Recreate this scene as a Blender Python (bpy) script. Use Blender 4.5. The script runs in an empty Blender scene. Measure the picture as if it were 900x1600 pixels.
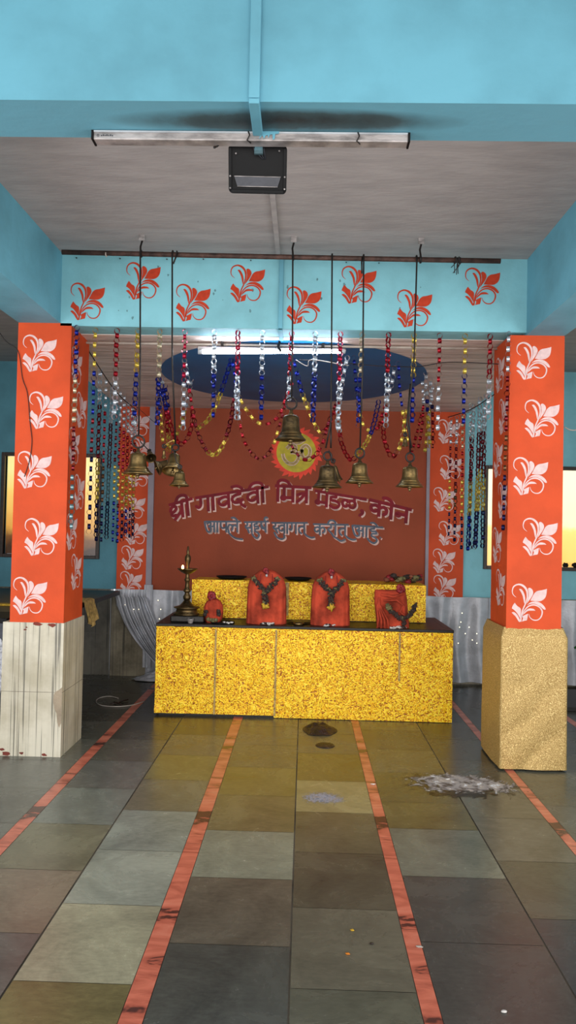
import bpy, math, random
from mathutils import Vector, Matrix, Euler
from mathutils.geometry import tessellate_polygon
from mathutils import noise as mnoise
random.seed(7)
S = bpy.context.scene
COL = S.collection
R = math.radians

# ------------------------------------------------------------------ camera
CAM = Vector((0, 0, 1.5)); FPX = 1165.0
yaw, pit, rol = R(-1.32), R(1.34), R(1.2)
fwd = Vector((math.sin(yaw)*math.cos(pit), math.cos(yaw)*math.cos(pit), math.sin(pit)))
rt0 = Vector((math.cos(yaw), -math.sin(yaw), 0)); up0 = rt0.cross(fwd)
rt = rt0*math.cos(rol) + up0*math.sin(rol); up = up0*math.cos(rol) - rt0*math.sin(rol)
cd = bpy.data.cameras.new('camera'); cam = bpy.data.objects.new('camera', cd); COL.objects.link(cam)
cam.matrix_world = Matrix(((rt.x, up.x, -fwd.x, CAM.x), (rt.y, up.y, -fwd.y, CAM.y), (rt.z, up.z, -fwd.z, CAM.z), (0, 0, 0, 1)))
cd.sensor_fit = 'VERTICAL'; cd.sensor_height = 36.0; cd.lens = FPX/1600*36.0
cd.clip_start = 0.05; S.camera = cam

def ray(x, y): return rt*((x-450)/FPX) + up*((800-y)/FPX) + fwd
def atY(x, y, Y):            # measured photo point on a plane of known depth
    d = ray(x, y); return CAM + d*(Y/d.y)
def atZ(x, y, Z):            # measured photo point on a plane of known height
    d = ray(x, y); return CAM + d*((Z-CAM.z)/d.z)

# ------------------------------------------------------------------ materials
def lin(c):
    o = []
    for v in c[:3]:
        v /= 255.0
        o.append(v/12.92 if v <= .04045 else ((v+.055)/1.055)**2.4)
    return (o[0], o[1], o[2], 1)
def nt(name):
    m = bpy.data.materials.new(name); m.use_nodes = True
    n = m.node_tree; return m, n, n.nodes['Principled BSDF']
def add(n, t, **k):
    o = n.nodes.new(t)
    for a, b in k.items(): setattr(o, a, b)
    return o
def ramp(n, stops, src):
    r = add(n, 'ShaderNodeValToRGB')
    e = r.color_ramp.elements
    while len(e) > 1: e.remove(e[-1])
    e[0].position, e[0].color = stops[0]
    for p, c in stops[1:]:
        x = e.new(p); x.color = c
    n.links.new(src, r.inputs[0]); return r
def noise(n, scale, detail=4, rough=.55, dist=0, vec=None, sc=None):
    t = add(n, 'ShaderNodeTexCoord'); o = add(n, 'ShaderNodeTexNoise')
    o.inputs['Scale'].default_value = scale; o.inputs['Detail'].default_value = detail
    o.inputs['Roughness'].default_value = rough; o.inputs['Distortion'].default_value = dist
    if sc:
        mp = add(n, 'ShaderNodeMapping'); mp.inputs['Scale'].default_value = sc
        n.links.new(t.outputs['Object'], mp.inputs[0]); n.links.new(mp.outputs[0], o.inputs['Vector'])
    else: n.links.new(t.outputs['Object'], o.inputs['Vector'])
    return o
def bump(n, b, src, strength, dist=.01):
    u = add(n, 'ShaderNodeBump'); u.inputs['Strength'].default_value = strength; u.inputs['Distance'].default_value = dist
    n.links.new(src, u.inputs['Height']); n.links.new(u.outputs[0], b.inputs['Normal']); return u
def mul(c, f): return tuple(min(255, v*f) for v in c)
def mat(name, c, rough=.6, metal=0., var=.12, scale=6, bmp=.15, bscale=40, spec=.5, sc=None, c2=None, bdist=.01):
    m, n, b = nt(name)
    nz = noise(n, scale, 5, sc=sc)
    c2 = c2 or mul(c, 1-var*2)
    r = ramp(n, [(.3, lin(c2)), (.62, lin(c))], nz.outputs[0])
    n.links.new(r.outputs[0], b.inputs['Base Color'])
    b.inputs['Roughness'].default_value = rough; b.inputs['Metallic'].default_value = metal
    b.inputs['Specular IOR Level'].default_value = spec
    if bmp:
        bn = noise(n, bscale, 3, sc=sc); bump(n, b, bn.outputs[0], bmp, bdist)
    return m
def emat(name, c, s):
    m, n, b = nt(name); b.inputs['Base Color'].default_value = lin(c)
    b.inputs['Emission Color'].default_value = lin(c); b.inputs['Emission Strength'].default_value = s
    return m

M = {}
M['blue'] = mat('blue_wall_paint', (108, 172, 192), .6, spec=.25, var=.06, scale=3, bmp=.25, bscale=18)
M['blue_lit'] = mat('lit_blue_paint', (134, 196, 208), .6, spec=.25, var=.06, scale=3, bmp=.25, bscale=18)  # blue paint lightened, standing in for light on rear beam and right walls
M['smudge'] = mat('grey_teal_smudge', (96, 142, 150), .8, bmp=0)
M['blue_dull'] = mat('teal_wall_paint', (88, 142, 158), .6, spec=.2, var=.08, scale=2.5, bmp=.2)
M['ceil'] = mat('ceiling_paint', (168, 160, 158), .7, var=.05, scale=3, bmp=.3, bscale=14, sc=(1, 4, 1))
M['slabceil'] = mat('rear_ceiling_paint', (226, 206, 198), .6, var=.09, scale=2.2, bmp=.5, bscale=5, sc=(.5, 3, 1), bdist=.03)
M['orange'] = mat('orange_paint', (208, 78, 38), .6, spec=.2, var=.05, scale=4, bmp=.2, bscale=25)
M['orange_shaded'] = mat('shaded_orange_paint', (154, 70, 42), .6, spec=.2, var=.05, scale=2, bmp=.15)  # darker copy of the orange, the rear wall's shade put into the colour
M['stencil_white'] = mat('white_stencil_paint', (228, 196, 194), .6, spec=.2, var=.05, scale=30, bmp=0)
M['stencil_red'] = mat('red_stencil_paint', (190, 62, 36), .6, spec=.2, var=.06, scale=30, bmp=0)
M['circle'] = mat('deep_blue_paint', (8, 104, 158), .5, var=.06, scale=3, bmp=.2, bscale=6)
M['greystrip'] = mat('grey_strip_paint', (150, 140, 150), .6, var=.05)
M['black'] = mat('black_plastic', (16, 16, 18), .6, var=.1, spec=.2)
M['blackstone'] = mat('black_stone', (26, 21, 18), .42, var=.2, scale=12, spec=.35)
M['darkwood'] = mat('dark_wood', (50, 32, 22), .45, var=.25, scale=5, sc=(1, 1, 8))
M['darkgrey'] = mat('dark_grey_metal', (60, 62, 70), .4, .4)
M['rust'] = mat('rusty_brown_iron', (88, 62, 54), .6, .3, var=.25, scale=20, bmp=.4, bscale=90)
M['iron'] = mat('dark_iron', (40, 34, 32), .5, .5, var=.2, scale=30)
M['brass'] = mat('aged_brass', (150, 124, 78), .34, .9, var=.25, scale=14, bmp=.15, bscale=60)
M['brass2'] = mat('dark_aged_brass', (112, 92, 60), .4, .85, var=.3, scale=12, bmp=.2, bscale=60)
M['alu'] = mat('dusty_aluminium', (190, 182, 180), .45, .35, var=.22, scale=12, sc=(1, 1, 3))
M['whitepl'] = mat('white_enamel', (200, 205, 210), .4)
M['tube'] = emat('lit_tube_glass', (226, 240, 255), 40)
M['pane'] = emat('sunlit_yellow_pane', (246, 205, 120), 1.4)
M['saffron'] = mat('saffron_red_cloth', (198, 76, 52), .9, var=.24, scale=7, bmp=.3, bscale=40, spec=.15)
M['dkred'] = mat('deep_red_petals', (150, 18, 30), .6, var=.3, scale=60)
M['garland'] = mat('dried_garland_leaves', (62, 46, 40), .8, var=.4, scale=60, bmp=.5)
M['marigold'] = mat('marigold_petals', (214, 170, 40), .7, var=.2, scale=80)
M['petalwhite'] = mat('white_petals', (225, 220, 215), .7, var=.15, scale=80)
M['olive'] = mat('dry_olive_leaves', (120, 112, 70), .75, var=.3, scale=60)
M['flame'] = emat('lamp_flame', (255, 190, 110), 14)
M['green'] = mat('green_leaf', (36, 100, 34), .4, var=.25, scale=12)
M['terracotta'] = mat('terracotta', (140, 80, 55), .8)
M['wirewhite'] = mat('pale_cable', (190, 180, 170), .5)
M['string'] = mat('dark_string', (36, 30, 30), .8)
M['maroon'] = mat('maroon_letter_paint', (136, 20, 36), .8, var=.12, scale=9, bmp=0)
M['letterwhite'] = mat('pink_white_letter_paint', (234, 200, 188), .8, spec=.1, var=.14, scale=14, bmp=0)
M['slate'] = mat('slate_letter_paint', (92, 104, 120), .8, var=.1, scale=9, bmp=0)
M['sunyellow'] = mat('sun_yellow_paint', (206, 186, 26), .6, var=.12, scale=9, bmp=0)
M['sunred'] = mat('sun_red_paint', (250, 62, 26), .6, var=.1, scale=9, bmp=0)
M['silver'] = mat('silver_satin_cloth', (200, 202, 210), .42, .15, var=.1, scale=5, bmp=.3, bscale=45)
M['straw'] = mat('gold_lace_cloth', (190, 158, 92), .6, var=.2, scale=40)
M['petalorange'] = mat('orange_petal', (220, 130, 30), .6)
M['brownmound'] = mat('charred_brown_clay', (56, 34, 32), .45, var=.4, scale=18, bmp=1, bscale=45, bdist=.02)
FO = {}
for k, c in dict(gold=(226, 196, 84), blue=(20, 38, 140), red=(158, 16, 34), silver=(214, 222, 232), champagne=(214, 200, 170),
                 maroon=(112, 16, 30), pink=(180, 30, 66), navy=(22, 22, 70), brown=(110, 76, 50), teal=(130, 160, 165)).items():
    FO[k] = mat('foil_'+k, c, .28, .65, var=.12, scale=60, bmp=.2, bscale=120)

# gold crinkled sheet
m, n, b = nt('gold_crinkle_sheet')
a = noise(n, 33, 1.5, .5, 3.0, sc=(1, 1, 1.1)); c = noise(n, 70, 3, .6, 1.5)
r = ramp(n, [(.38, lin((150, 88, 4))), (.45, lin((240, 166, 6))), (.53, lin((255, 206, 18))), (.64, lin((255, 228, 70)))], a.outputs[0])
n.links.new(r.outputs[0], b.inputs['Base Color'])
b.inputs['Metallic'].default_value = .1; b.inputs['Specular IOR Level'].default_value = .35; b.inputs['Roughness'].default_value = .34
bump(n, b, a.outputs[0], .6, .012); M['goldsheet'] = m
m, n, b = nt('gold_sequin_fabric')
a = noise(n, 160, 2, .6, .4, sc=(1.6, 1.6, 1)); w = noise(n, 5, 3, .5)
r = ramp(n, [(.35, lin((146, 116, 62))), (.55, lin((194, 160, 98))), (.68, lin((250, 226, 160)))], a.outputs[0])
n.links.new(r.outputs[0], b.inputs['Base Color'])
b.inputs['Metallic'].default_value = .35; b.inputs['Roughness'].default_value = .42
bump(n, b, a.outputs[0], .6, .006); M['goldfabric'] = m
# ribbed cream tile on plinths
def tile_mat(name, c, dirt):
    m, n, b = nt(name)
    st = noise(n, 62, 2, .6, 0, sc=(1, 1, .01)); d = noise(n, 2.5, 5, .65)
    r1 = ramp(n, [(.36, lin(mul(c, .62))), (.40, lin(c)), (.7, lin(mul(c, 1.05)))], st.outputs[0])
    r2 = ramp(n, [(.35, lin(dirt)), (.6, (1, 1, 1, 1))], d.outputs[0])
    mx = add(n, 'ShaderNodeMix', data_type='RGBA', blend_type='MULTIPLY'); mx.inputs[0].default_value = .8
    n.links.new(r1.outputs[0], mx.inputs[6]); n.links.new(r2.outputs[0], mx.inputs[7])
    n.links.new(mx.outputs[2], b.inputs['Base Color']); b.inputs['Roughness'].default_value = .35
    return m
M['tile'] = tile_mat('ribbed_cream_tile', (200, 194, 176), (206, 202, 190))
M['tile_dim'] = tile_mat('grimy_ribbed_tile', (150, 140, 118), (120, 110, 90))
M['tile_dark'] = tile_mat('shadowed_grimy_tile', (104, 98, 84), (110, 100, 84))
M['grout'] = mat('tile_joint', (120, 110, 98), .8)
M['red_patch'] = mat('red_paint_chips', (122, 50, 38), .8)
M['broken'] = mat('broken_plaster', (168, 152, 130), .9, bmp=.6, bscale=60)
# stone slabs
m, n, b = nt('polished_slate_slabs')
at = add(n, 'ShaderNodeVertexColor'); at.layer_name = 'slab'
a = noise(n, 3.2, 8, .68, .6); a2 = noise(n, 26, 6, .7, .3, sc=(1, 2.5, 1))
r1 = ramp(n, [(.3, (.62, .62, .6, 1)), (.7, (1.28, 1.25, 1.2, 1))], a.outputs[0])
r2 = ramp(n, [(.3, (.82, .82, .82, 1)), (.7, (1.14, 1.14, 1.14, 1))], a2.outputs[0])
mx = add(n, 'ShaderNodeMix', data_type='RGBA', blend_type='MULTIPLY'); mx.inputs[0].default_value = 1
my = add(n, 'ShaderNodeMix', data_type='RGBA', blend_type='MULTIPLY'); my.inputs[0].default_value = 1
n.links.new(at.outputs[0], mx.inputs[6]); n.links.new(r1.outputs[0], mx.inputs[7])
n.links.new(mx.outputs[2], my.inputs[6]); n.links.new(r2.outputs[0], my.inputs[7])
n.links.new(my.outputs[2], b.inputs['Base Color'])
rr = add(n, 'ShaderNodeMapRange'); rr.inputs[3].default_value = .16; rr.inputs[4].default_value = .36
n.links.new(a.outputs[0], rr.inputs[0]); n.links.new(rr.outputs[0], b.inputs['Roughness'])
bump(n, b, a2.outputs[0], .12, .004); M['slab'] = m
m, n, b = nt('red_veined_marble')
a = noise(n, 2.0, 4, .6, 1.2, sc=(1.2, 3.6, 1)); a2 = noise(n, 7, 3, .5)
r1 = ramp(n, [(.38, lin((84, 50, 44))), (.42, lin((178, 94, 74))), (.55, lin((208, 116, 92))), (.75, lin((220, 140, 116)))], a.outputs[0])
n.links.new(r1.outputs[0], b.inputs['Base Color']); b.inputs['Roughness'].default_value = .25; M['redstone'] = m
M['joint'] = mat('dark_floor_joint', (120, 112, 98), .8, scale=2.5, c2=(34, 30, 26), bmp=0)

# ------------------------------------------------------------------ mesh builder
class MB:
    def __init__(s): s.v = []; s.f = []; s.m = []; s.sm = []; s.col = []
    def face(s, pts, mi=0, smooth=False):
        i = len(s.v); s.v += [Vector(p) for p in pts]; s.f.append(tuple(range(i, i+len(pts)))); s.m.append(mi); s.sm.append(smooth)
    _k = 0
    def box(s, a, b, mi=0, rot=None, piv=None):
        x0, y0, z0 = a; x1, y1, z1 = b
        p = [Vector(q) for q in ((x0,y0,z0),(x1,y0,z0),(x1,y1,z0),(x0,y1,z0),(x0,y0,z1),(x1,y0,z1),(x1,y1,z1),(x0,y1,z1))]
        if rot is not None:
            c = Vector(piv) if piv is not None else (Vector(a)+Vector(b))/2
            p = [c + rot @ (q-c) for q in p]
        i = len(s.v); s.v += p
        for f in ((0,3,2,1),(4,5,6,7),(0,1,5,4),(1,2,6,5),(2,3,7,6),(3,0,4,7)):
            s.f.append(tuple(i+k for k in f)); s.m.append(mi); s.sm.append(False)
        return s
    def grid(s, fn, nu, nv, mi=0, smooth=True, close_u=False):
        i = len(s.v)
        for a in range(nv+1):
            for c in range(nu+(0 if close_u else 1)): s.v.append(Vector(fn(c/nu, a/nv)))
        w = nu if close_u else nu+1
        for a in range(nv):
            for c in range(nu):
                d = (c+1) % w
                s.f.append((i+a*w+c, i+a*w+d, i+(a+1)*w+d, i+(a+1)*w+c)); s.m.append(mi); s.sm.append(smooth)
        return s
    def tube(s, path, r, seg=8, mi=0, smooth=True, caps=True):
        P = [Vector(p) for p in path]
        if not isinstance(r, (list, tuple)): r = [r]*len(P)
        i = len(s.v); t0 = (P[1]-P[0]).normalized()
        nrm = t0.orthogonal().normalized()
        for k, p in enumerate(P):
            t = ((P[min(k+1, len(P)-1)]-P[max(k-1, 0)])).normalized()
            nrm = (nrm - t*nrm.dot(t)); nrm = nrm.normalized() if nrm.length > 1e-6 else t.orthogonal().normalized()
            bn = t.cross(nrm)
            for j in range(seg):
                a = 2*math.pi*j/seg; s.v.append(p + (nrm*math.cos(a)+bn*math.sin(a))*r[k])
        for k in range(len(P)-1):
            for j in range(seg):
                j2 = (j+1) % seg
                s.f.append((i+k*seg+j, i+k*seg+j2, i+(k+1)*seg+j2, i+(k+1)*seg+j)); s.m.append(mi); s.sm.append(smooth)
        if caps:
            s.f.append(tuple(i+j for j in range(seg-1, -1, -1))); s.m.append(mi); s.sm.append(False)
            e = i+(len(P)-1)*seg; s.f.append(tuple(e+j for j in range(seg))); s.m.append(mi); s.sm.append(False)
        return s
    def lathe(s, prof, c=(0,0,0), seg=28, mi=0, rot=None):
        i = len(s.v); c = Vector(c)
        for r, z in prof:
            for j in range(seg):
                a = 2*math.pi*j/seg; q = Vector((r*math.cos(a), r*math.sin(a), z))
                if rot is not None: q = rot @ q
                s.v.append(c+q)
        for k in range(len(prof)-1):
            for j in range(seg):
                j2 = (j+1) % seg
                s.f.append((i+k*seg+j, i+k*seg+j2, i+(k+1)*seg+j2, i+(k+1)*seg+j)); s.m.append(mi); s.sm.append(True)
        return s
    def torus(s, c, R0, r, rot=None, seg=20, seg2=8, mi=0):
        i = len(s.v); c = Vector(c)
        for k in range(seg):
            a = 2*math.pi*k/seg
            for j in range(seg2):
                b_ = 2*math.pi*j/seg2
                q = Vector(((R0+r*math.cos(b_))*math.cos(a), r*math.sin(b_), (R0+r*math.cos(b_))*math.sin(a)))
                if rot is not None: q = rot @ q
                s.v.append(c+q)
        for k in range(seg):
            for j in range(seg2):
                k2 = (k+1) % seg; j2 = (j+1) % seg2
                s.f.append((i+k*seg2+j, i+k*seg2+j2, i+k2*seg2+j2, i+k2*seg2+j)); s.m.append(mi); s.sm.append(True)
        return s
    def blob(s, c, r, sq=(1,1,1), nz=.2, seed=0, nu=14, nv=8, mi=0, fr=1.6):
        c = Vector(c)
        def fn(u, v):
            a = 2*math.pi*u; p = math.pi*(v*.996+.002)
            d = Vector((math.cos(a)*math.sin(p), math.sin(a)*math.sin(p), math.cos(p)))
            k = 1 + nz*mnoise.noise(d*fr+Vector((seed*3.1, seed*1.7, 0)))*2
            return c + Vector((d.x*sq[0], d.y*sq[1], d.z*sq[2]))*r*k
        return s.grid(fn, nu, nv, mi, True, True)
    def poly2(s, pts, put, mi=0):      # filled flat outline; put maps (u, v) to the surface
        tr = tessellate_polygon([[Vector((p[0], p[1], 0)) for p in pts]])
        i = len(s.v); s.v += [Vector(put(*p)) for p in pts]
        for t in tr: s.f.append(tuple(i+k for k in t)); s.m.append(mi); s.sm.append(False)
        return s
    def stroke2(s, pts, w, put, mi=0):
        n_ = len(pts)
        if not isinstance(w, (list, tuple)): w = [w]*n_
        L = []; Rr = []
        for k in range(n_):
            a = Vector(pts[max(k-1, 0)]); c = Vector(pts[min(k+1, n_-1)]); t = (c-a)
            t = t.normalized() if t.length > 1e-9 else Vector((1, 0)); nn = Vector((-t.y, t.x)); p = Vector(pts[k])
            L.append(p+nn*w[k]/2); Rr.append(p-nn*w[k]/2)
        i = len(s.v)
        for k in range(n_): s.v += [Vector(put(*L[k])), Vector(put(*Rr[k]))]
        for k in range(n_-1):
            s.f.append((i+2*k, i+2*k+1, i+2*k+3, i+2*k+2)); s.m.append(mi); s.sm.append(False)
        return s
    def build(s, name, mats, parent=None, org=None):
        if not isinstance(mats, (list, tuple)): mats = [mats]
        if parent is not None:
            org = Vector(parent['_o'])
        elif org is None:
            xs = [p.x for p in s.v]; ys = [p.y for p in s.v]; zs = [p.z for p in s.v]
            org = Vector(((min(xs)+max(xs))/2, (min(ys)+max(ys))/2, min(zs)))
        org = Vector(org)
        me = bpy.data.meshes.new(name)
        me.from_pydata([tuple(p-org) for p in s.v], [], s.f)
        for k in mats: me.materials.append(k)
        me.polygons.foreach_set('material_index', s.m); me.polygons.foreach_set('use_smooth', s.sm)
        if s.col:
            ca = me.color_attributes.new('slab', 'FLOAT_COLOR', 'CORNER')
            for p in me.polygons:
                for li in p.loop_indices: ca.data[li].color = s.col[p.index]
        me.update()
        o = bpy.data.objects.new(name, me); COL.objects.link(o)
        if parent is not None: o.parent = parent
        else: o.location = org
        o['_o'] = tuple(org); ALL.append(o)
        return o
ALL = []
def tag(o, label=None, cat=None, group=None, kind=None):
    if label: o['label'] = label
    if cat: o['category'] = cat
    if group: o['group'] = group
    if kind: o['kind'] = kind
    return o
def thing(name, loc, label, cat, group=None):
    o = bpy.data.objects.new(name, None); o.empty_display_size = .05; COL.objects.link(o)
    o.location = loc; o['_o'] = tuple(Vector(loc)); ALL.append(o)
    return tag(o, label, cat, group)
def struct(mb, name, mats, parent=None):
    o = mb.build(name, mats, parent)
    if parent is None: o['kind'] = 'structure'
    return o
def recalc(o):
    import bmesh
    bm = bmesh.new(); bm.from_mesh(o.data); bmesh.ops.recalc_face_normals(bm, faces=bm.faces); bm.to_mesh(o.data); bm.free()
def bevel(o, w=.006, seg=2):
    md = o.modifiers.new('b', 'BEVEL'); md.width = w; md.segments = seg; md.limit_method = 'ANGLE'; md.angle_limit = R(50)
    return o
def smooth(pts, k=5, closed=False, corners=()):
    P = [Vector(p) for p in pts]; n_ = len(P); out = []
    rng = range(n_ if closed else n_-1)
    for i in rng:
        p1 = P[i]; p2 = P[(i+1) % n_]
        p0 = P[(i-1) % n_] if (closed or i > 0) else p1
        p3 = P[(i+2) % n_] if (closed or i+2 < n_) else p2
        if i in corners: p0 = p1
        if (i+1) % n_ in corners: p3 = p2
        for j in range(k):
            t = j/k
            out.append(.5*((2*p1)+(p2-p0)*t+(2*p0-5*p1+4*p2-p3)*t*t+(3*p1-p0-3*p2+p3)*t**3))
    if not closed: out.append(P[-1])
    return out

# ------------------------------------------------------------------ flower stencil (unit square, v up)
def _fl(p): return [((x-430)/560.0, (330-y)/560.0) for x, y in p]
FL_POLY = [
    (_fl([(268,112),(300,108),(335,150),(360,215),(366,285),(358,335),(345,300),(328,220),(300,160)]), (7, 0)),
    (_fl([(408,100),(435,88),(472,115),(487,165),(465,225),(425,285),(388,335),(405,270),(418,200),(412,140)]), (6,)),
    (_fl([(445,285),(478,220),(505,170),(548,135),(620,120),(697,98),(688,190),(660,250),(600,288),(520,290)]), (0, 5)),
    (_fl([(392,358),(450,310),(530,294),(600,316),(655,362),(682,412),(652,416),(600,372),(525,336),(450,335)]), (0,)),
    (_fl([(338,505),(360,455),(420,408),(490,410),(527,438),(470,438),(410,445),(368,478)]), (0, 4)),
    (_fl([(205,322),(245,372),(300,420),(292,560),(250,492),(205,440),(162,412),(175,370)]), (0, 3, 6)),
    (_fl([(160,475),(200,468),(252,515),(285,580),(292,618),(270,610),(225,540),(185,500)]), (0, 4)),
    (_fl([(318,610),(336,560),(328,532),(370,505),(412,488),(405,545),(395,590),(350,600)]), (0, 4, 6)),
]
FL_STROKE = [
    (_fl([(298,612),(310,520),(330,430),(372,330),(398,230),(388,130),(335,62),(260,38),(190,70),(166,135),(178,195),(225,238)]), (22, 20, 18, 18, 20, 28, 30, 22, 18, 14, 10, 4)),
    (_fl([(318,545),(345,455),(415,375),(500,350),(580,378),(628,445),(612,530),(560,580),(490,580),(440,540),(424,488)]), (10, 14, 18, 20, 20, 20, 18, 16, 14, 10, 4)),
]
def flower(mb, put, size, mi):
    f = lambda u, v: put(u*size, v*size)
    for p, c in FL_POLY: mb.poly2([tuple(q)[:2] for q in smooth(p, 4, True, c)], f, mi)
    for p, w in FL_STROKE:
        q = [tuple(x)[:2] for x in smooth(p, 4)]; ww = []
        for i in range(len(w)-1): ww += [w[i]+(w[i+1]-w[i])*j/4 for j in range(4)]
        ww.append(w[-1]); mb.stroke2(q, [x/560.0*1.1 for x in ww], f, mi)

# ================================================================== SETTING
YF, YB, YW = 4.82, 5.26, 7.50
XL, XR, XC = -3.7, 3.5, -.125
# floor ------------------------------------------------------------
fl = MB(); jt = []
strips = [(-3.22, -3.15), (-2.31, -2.24), (-1.415, -1.345), (-.535, -.46), (.395, .455), (1.30, 1.357), (2.15, 2.21), (3.04, 3.1)]
def q(c, k=1.0):
    l = lin(c); return (l[0]*k, l[1]*k, l[2]*k, 1)
cols = {
 'L': (-2.24, -1.415, [4.74], [(92,92,86),(98,98,90)]),
 'A': (-1.345, -.935, [2.22, 2.748, 3.251, 3.753, 4.27, 4.521+.25], [(84,82,78),(112,102,88),(98,96,80),(104,108,102),(86,86,82)]),
 'B': (-.93, -.535, [1.97, 2.465, 2.973, 3.471, 3.959, 4.445, 4.929], [(100,92,62),(140,136,116),(126,129,120),(124,129,121),(98,95,80),(104,98,68)]),
 'C': (-.46, -.022, [2.2, 2.716, 3.23, 3.73, 4.227, 4.72], [(70,72,68),(82,77,68),(108,110,98),(98,90,66),(96,88,58)]),
 'D': (-.018, .395, [1.97, 2.475, 2.999, 3.51, 4.006, 4.502, 5.05], [(76,76,66),(88,85,74),(78,75,64),(80,76,62),(124,116,88),(94,84,56)]),
 'E': (.455, .908, [2.25, 2.78, 3.301, 3.822, 4.189, 4.7], [(64,64,62),(62,62,60),(104,106,96),(90,84,58),(80,76,56)]),
 'F': (.912, 1.30, [2.45, 2.971, 3.482, 4.0, 4.5], [(60,64,66),(72,72,64),(88,86,78),(90,88,78)]),
 'G': (1.357, 2.15, [3.1, 3.6, 4.2, 4.8], [(84,86,82),(80,82,78),(88,88,80)]),
}
GROUND = 0.0; g = .0013
rnd = random.Random(3)
def slabcol(x0, x1, ys, cs):
    y = -1.5; ys = [t for t in ys]
    while ys[0] - .5 > -1.5: ys.insert(0, ys[0]-.5); cs.insert(0, cs[0])
    while ys[-1] + .49 < 7.6: ys.append(ys[-1]+.49)
    ys = [-1.5]+ys+[7.75]
    for i in range(len(ys)-1):
        c = cs[i] if i < len(cs) else rnd.choice([(84,82,72),(76,74,66),(92,88,72),(70,70,66)])
        c = mul(c, (.93+.14*rnd.random())*(.80 if ys[i] > 5.2 and (x1 < -.5 or x0 > .9) else 1))  # slabs behind the pillars darkened, floor shade put into their colour
        fl.face([(x0+g, ys[i]+g, 0), (x1-g, ys[i]+g, 0), (x1-g, ys[i+1]-g, 0), (x0+g, ys[i+1]-g, 0)], 0)
        fl.col.append(q((c[0]*.98, c[1], c[2]*.99), 1.28))
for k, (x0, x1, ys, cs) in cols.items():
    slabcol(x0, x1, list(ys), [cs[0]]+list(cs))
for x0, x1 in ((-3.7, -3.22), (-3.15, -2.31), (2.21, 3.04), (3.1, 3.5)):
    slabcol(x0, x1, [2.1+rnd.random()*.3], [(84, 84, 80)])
fl.face([(XL, -1.5, -.004), (XR, -1.5, -.004), (XR, 7.75, -.004), (XL, 7.75, -.004)], 1); fl.col.append((.02, .02, .02, 1))
fl.box((XL, -1.5, -.12), (XR, 7.75, -.005), 1)
for _ in range(6): fl.col.append((.02, .02, .02, 1))
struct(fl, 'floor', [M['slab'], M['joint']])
for i, (x0, x1) in enumerate(strips):
    t = MB(); y = -1.5
    while y < 7.7:
        L = .55+.5*rnd.random(); e = min(y+L, 7.75)
        t.face([(x0+.001, y+.001, .0004), (x1-.001, y+.001, .0004), (x1-.001, e-.001, .0004), (x0+.001, e-.001, .0004)]); y = e
    o = struct(t, 'trim_%d' % (i+1), M['redstone'])

# ceilings, beams ---------------------------------------------------
LBX = (-1.905, -1.628); RBX = (1.405, 1.65)
struct(MB().box((LBX[1], 2.364, 3.28), (RBX[0], 5.02, 3.40)), 'ceiling', M['ceil'])
struct(MB().box((LBX[1]-.0, -1.2, 3.28), (RBX[0], 2.155, 3.40)), 'ceiling_front', M['ceil'])
struct(MB().box((XL, -1.2, 3.16), (LBX[0], 7.6, 3.30)), 'ceiling_left', M['ceil'])
struct(MB().box((RBX[1], -1.2, 3.14), (XR, 7.6, 3.30)), 'ceiling_right', M['ceil'])
# rear slab, slightly sloping
rs = MB()
ca = [(-1.90, 5.02, 2.80), (1.62, 5.02, 2.80), (1.62, 7.6, 2.705), (-1.90, 7.6, 2.705)]
rs.face(ca[::-1]); rs.face([(x, y, 3.05) for x, y, z in ca])
for i in range(4):
    a, c = ca[i], ca[(i+1) % 4]; rs.face([a, c, (c[0], c[1], 3.05), (a[0], a[1], 3.05)])
cc = Vector((-.118, 6.1)); pts = [(cc.x+1.08*math.cos(2*math.pi*k/72), cc.y+1.02*math.sin(2*math.pi*k/72)) for k in range(72)]
zs = lambda y: 2.80-(y-5.02)*(.095/2.58)
rs.poly2(pts, lambda u, v: (u, v, zs(v)-.002), 1)
struct(rs, 'ceiling_rear', [M['slabceil'], M['circle']])
# cross beam with red stencils
cb = MB().box((LBX[1], YF, 2.803), (RBX[0], 5.02, 3.28))
for px, py in ((136,472),(223,440),(301,474),(386,444),(474,478),(560,446),(647,483),(753,449)):
    c = atY(px, py, YF); flower(cb, lambda u, v: (c.x+u+.004, YF-.0015, c.z+v), .235, 1)
for k in range(26):
    sx, sz, w = rnd.uniform(-1.5, 1.3), rnd.uniform(2.84, 3.24), rnd.uniform(.004, .014)
    pp_ = [(sx+w*math.cos(i*.785)*rnd.uniform(.4, 1.1), sz+w*1.3*math.sin(i*.785)*rnd.uniform(.4, 1.2)) for i in range(8)]
    cb.poly2(pp_, lambda u, v: (u, YF-.0008, v), 2)
struct(cb, 'beam_rear', [M['blue_lit'], M['stencil_red'], M['smudge']])
struct(MB().box((LBX[0], -1.2, 2.82), (LBX[1], 5.02, 3.35)), 'beam_left', M['blue'])
struct(MB().box((RBX[0], -1.2, 2.785), (RBX[1], 5.02, 3.35)), 'beam_right', M['blue'])
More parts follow.
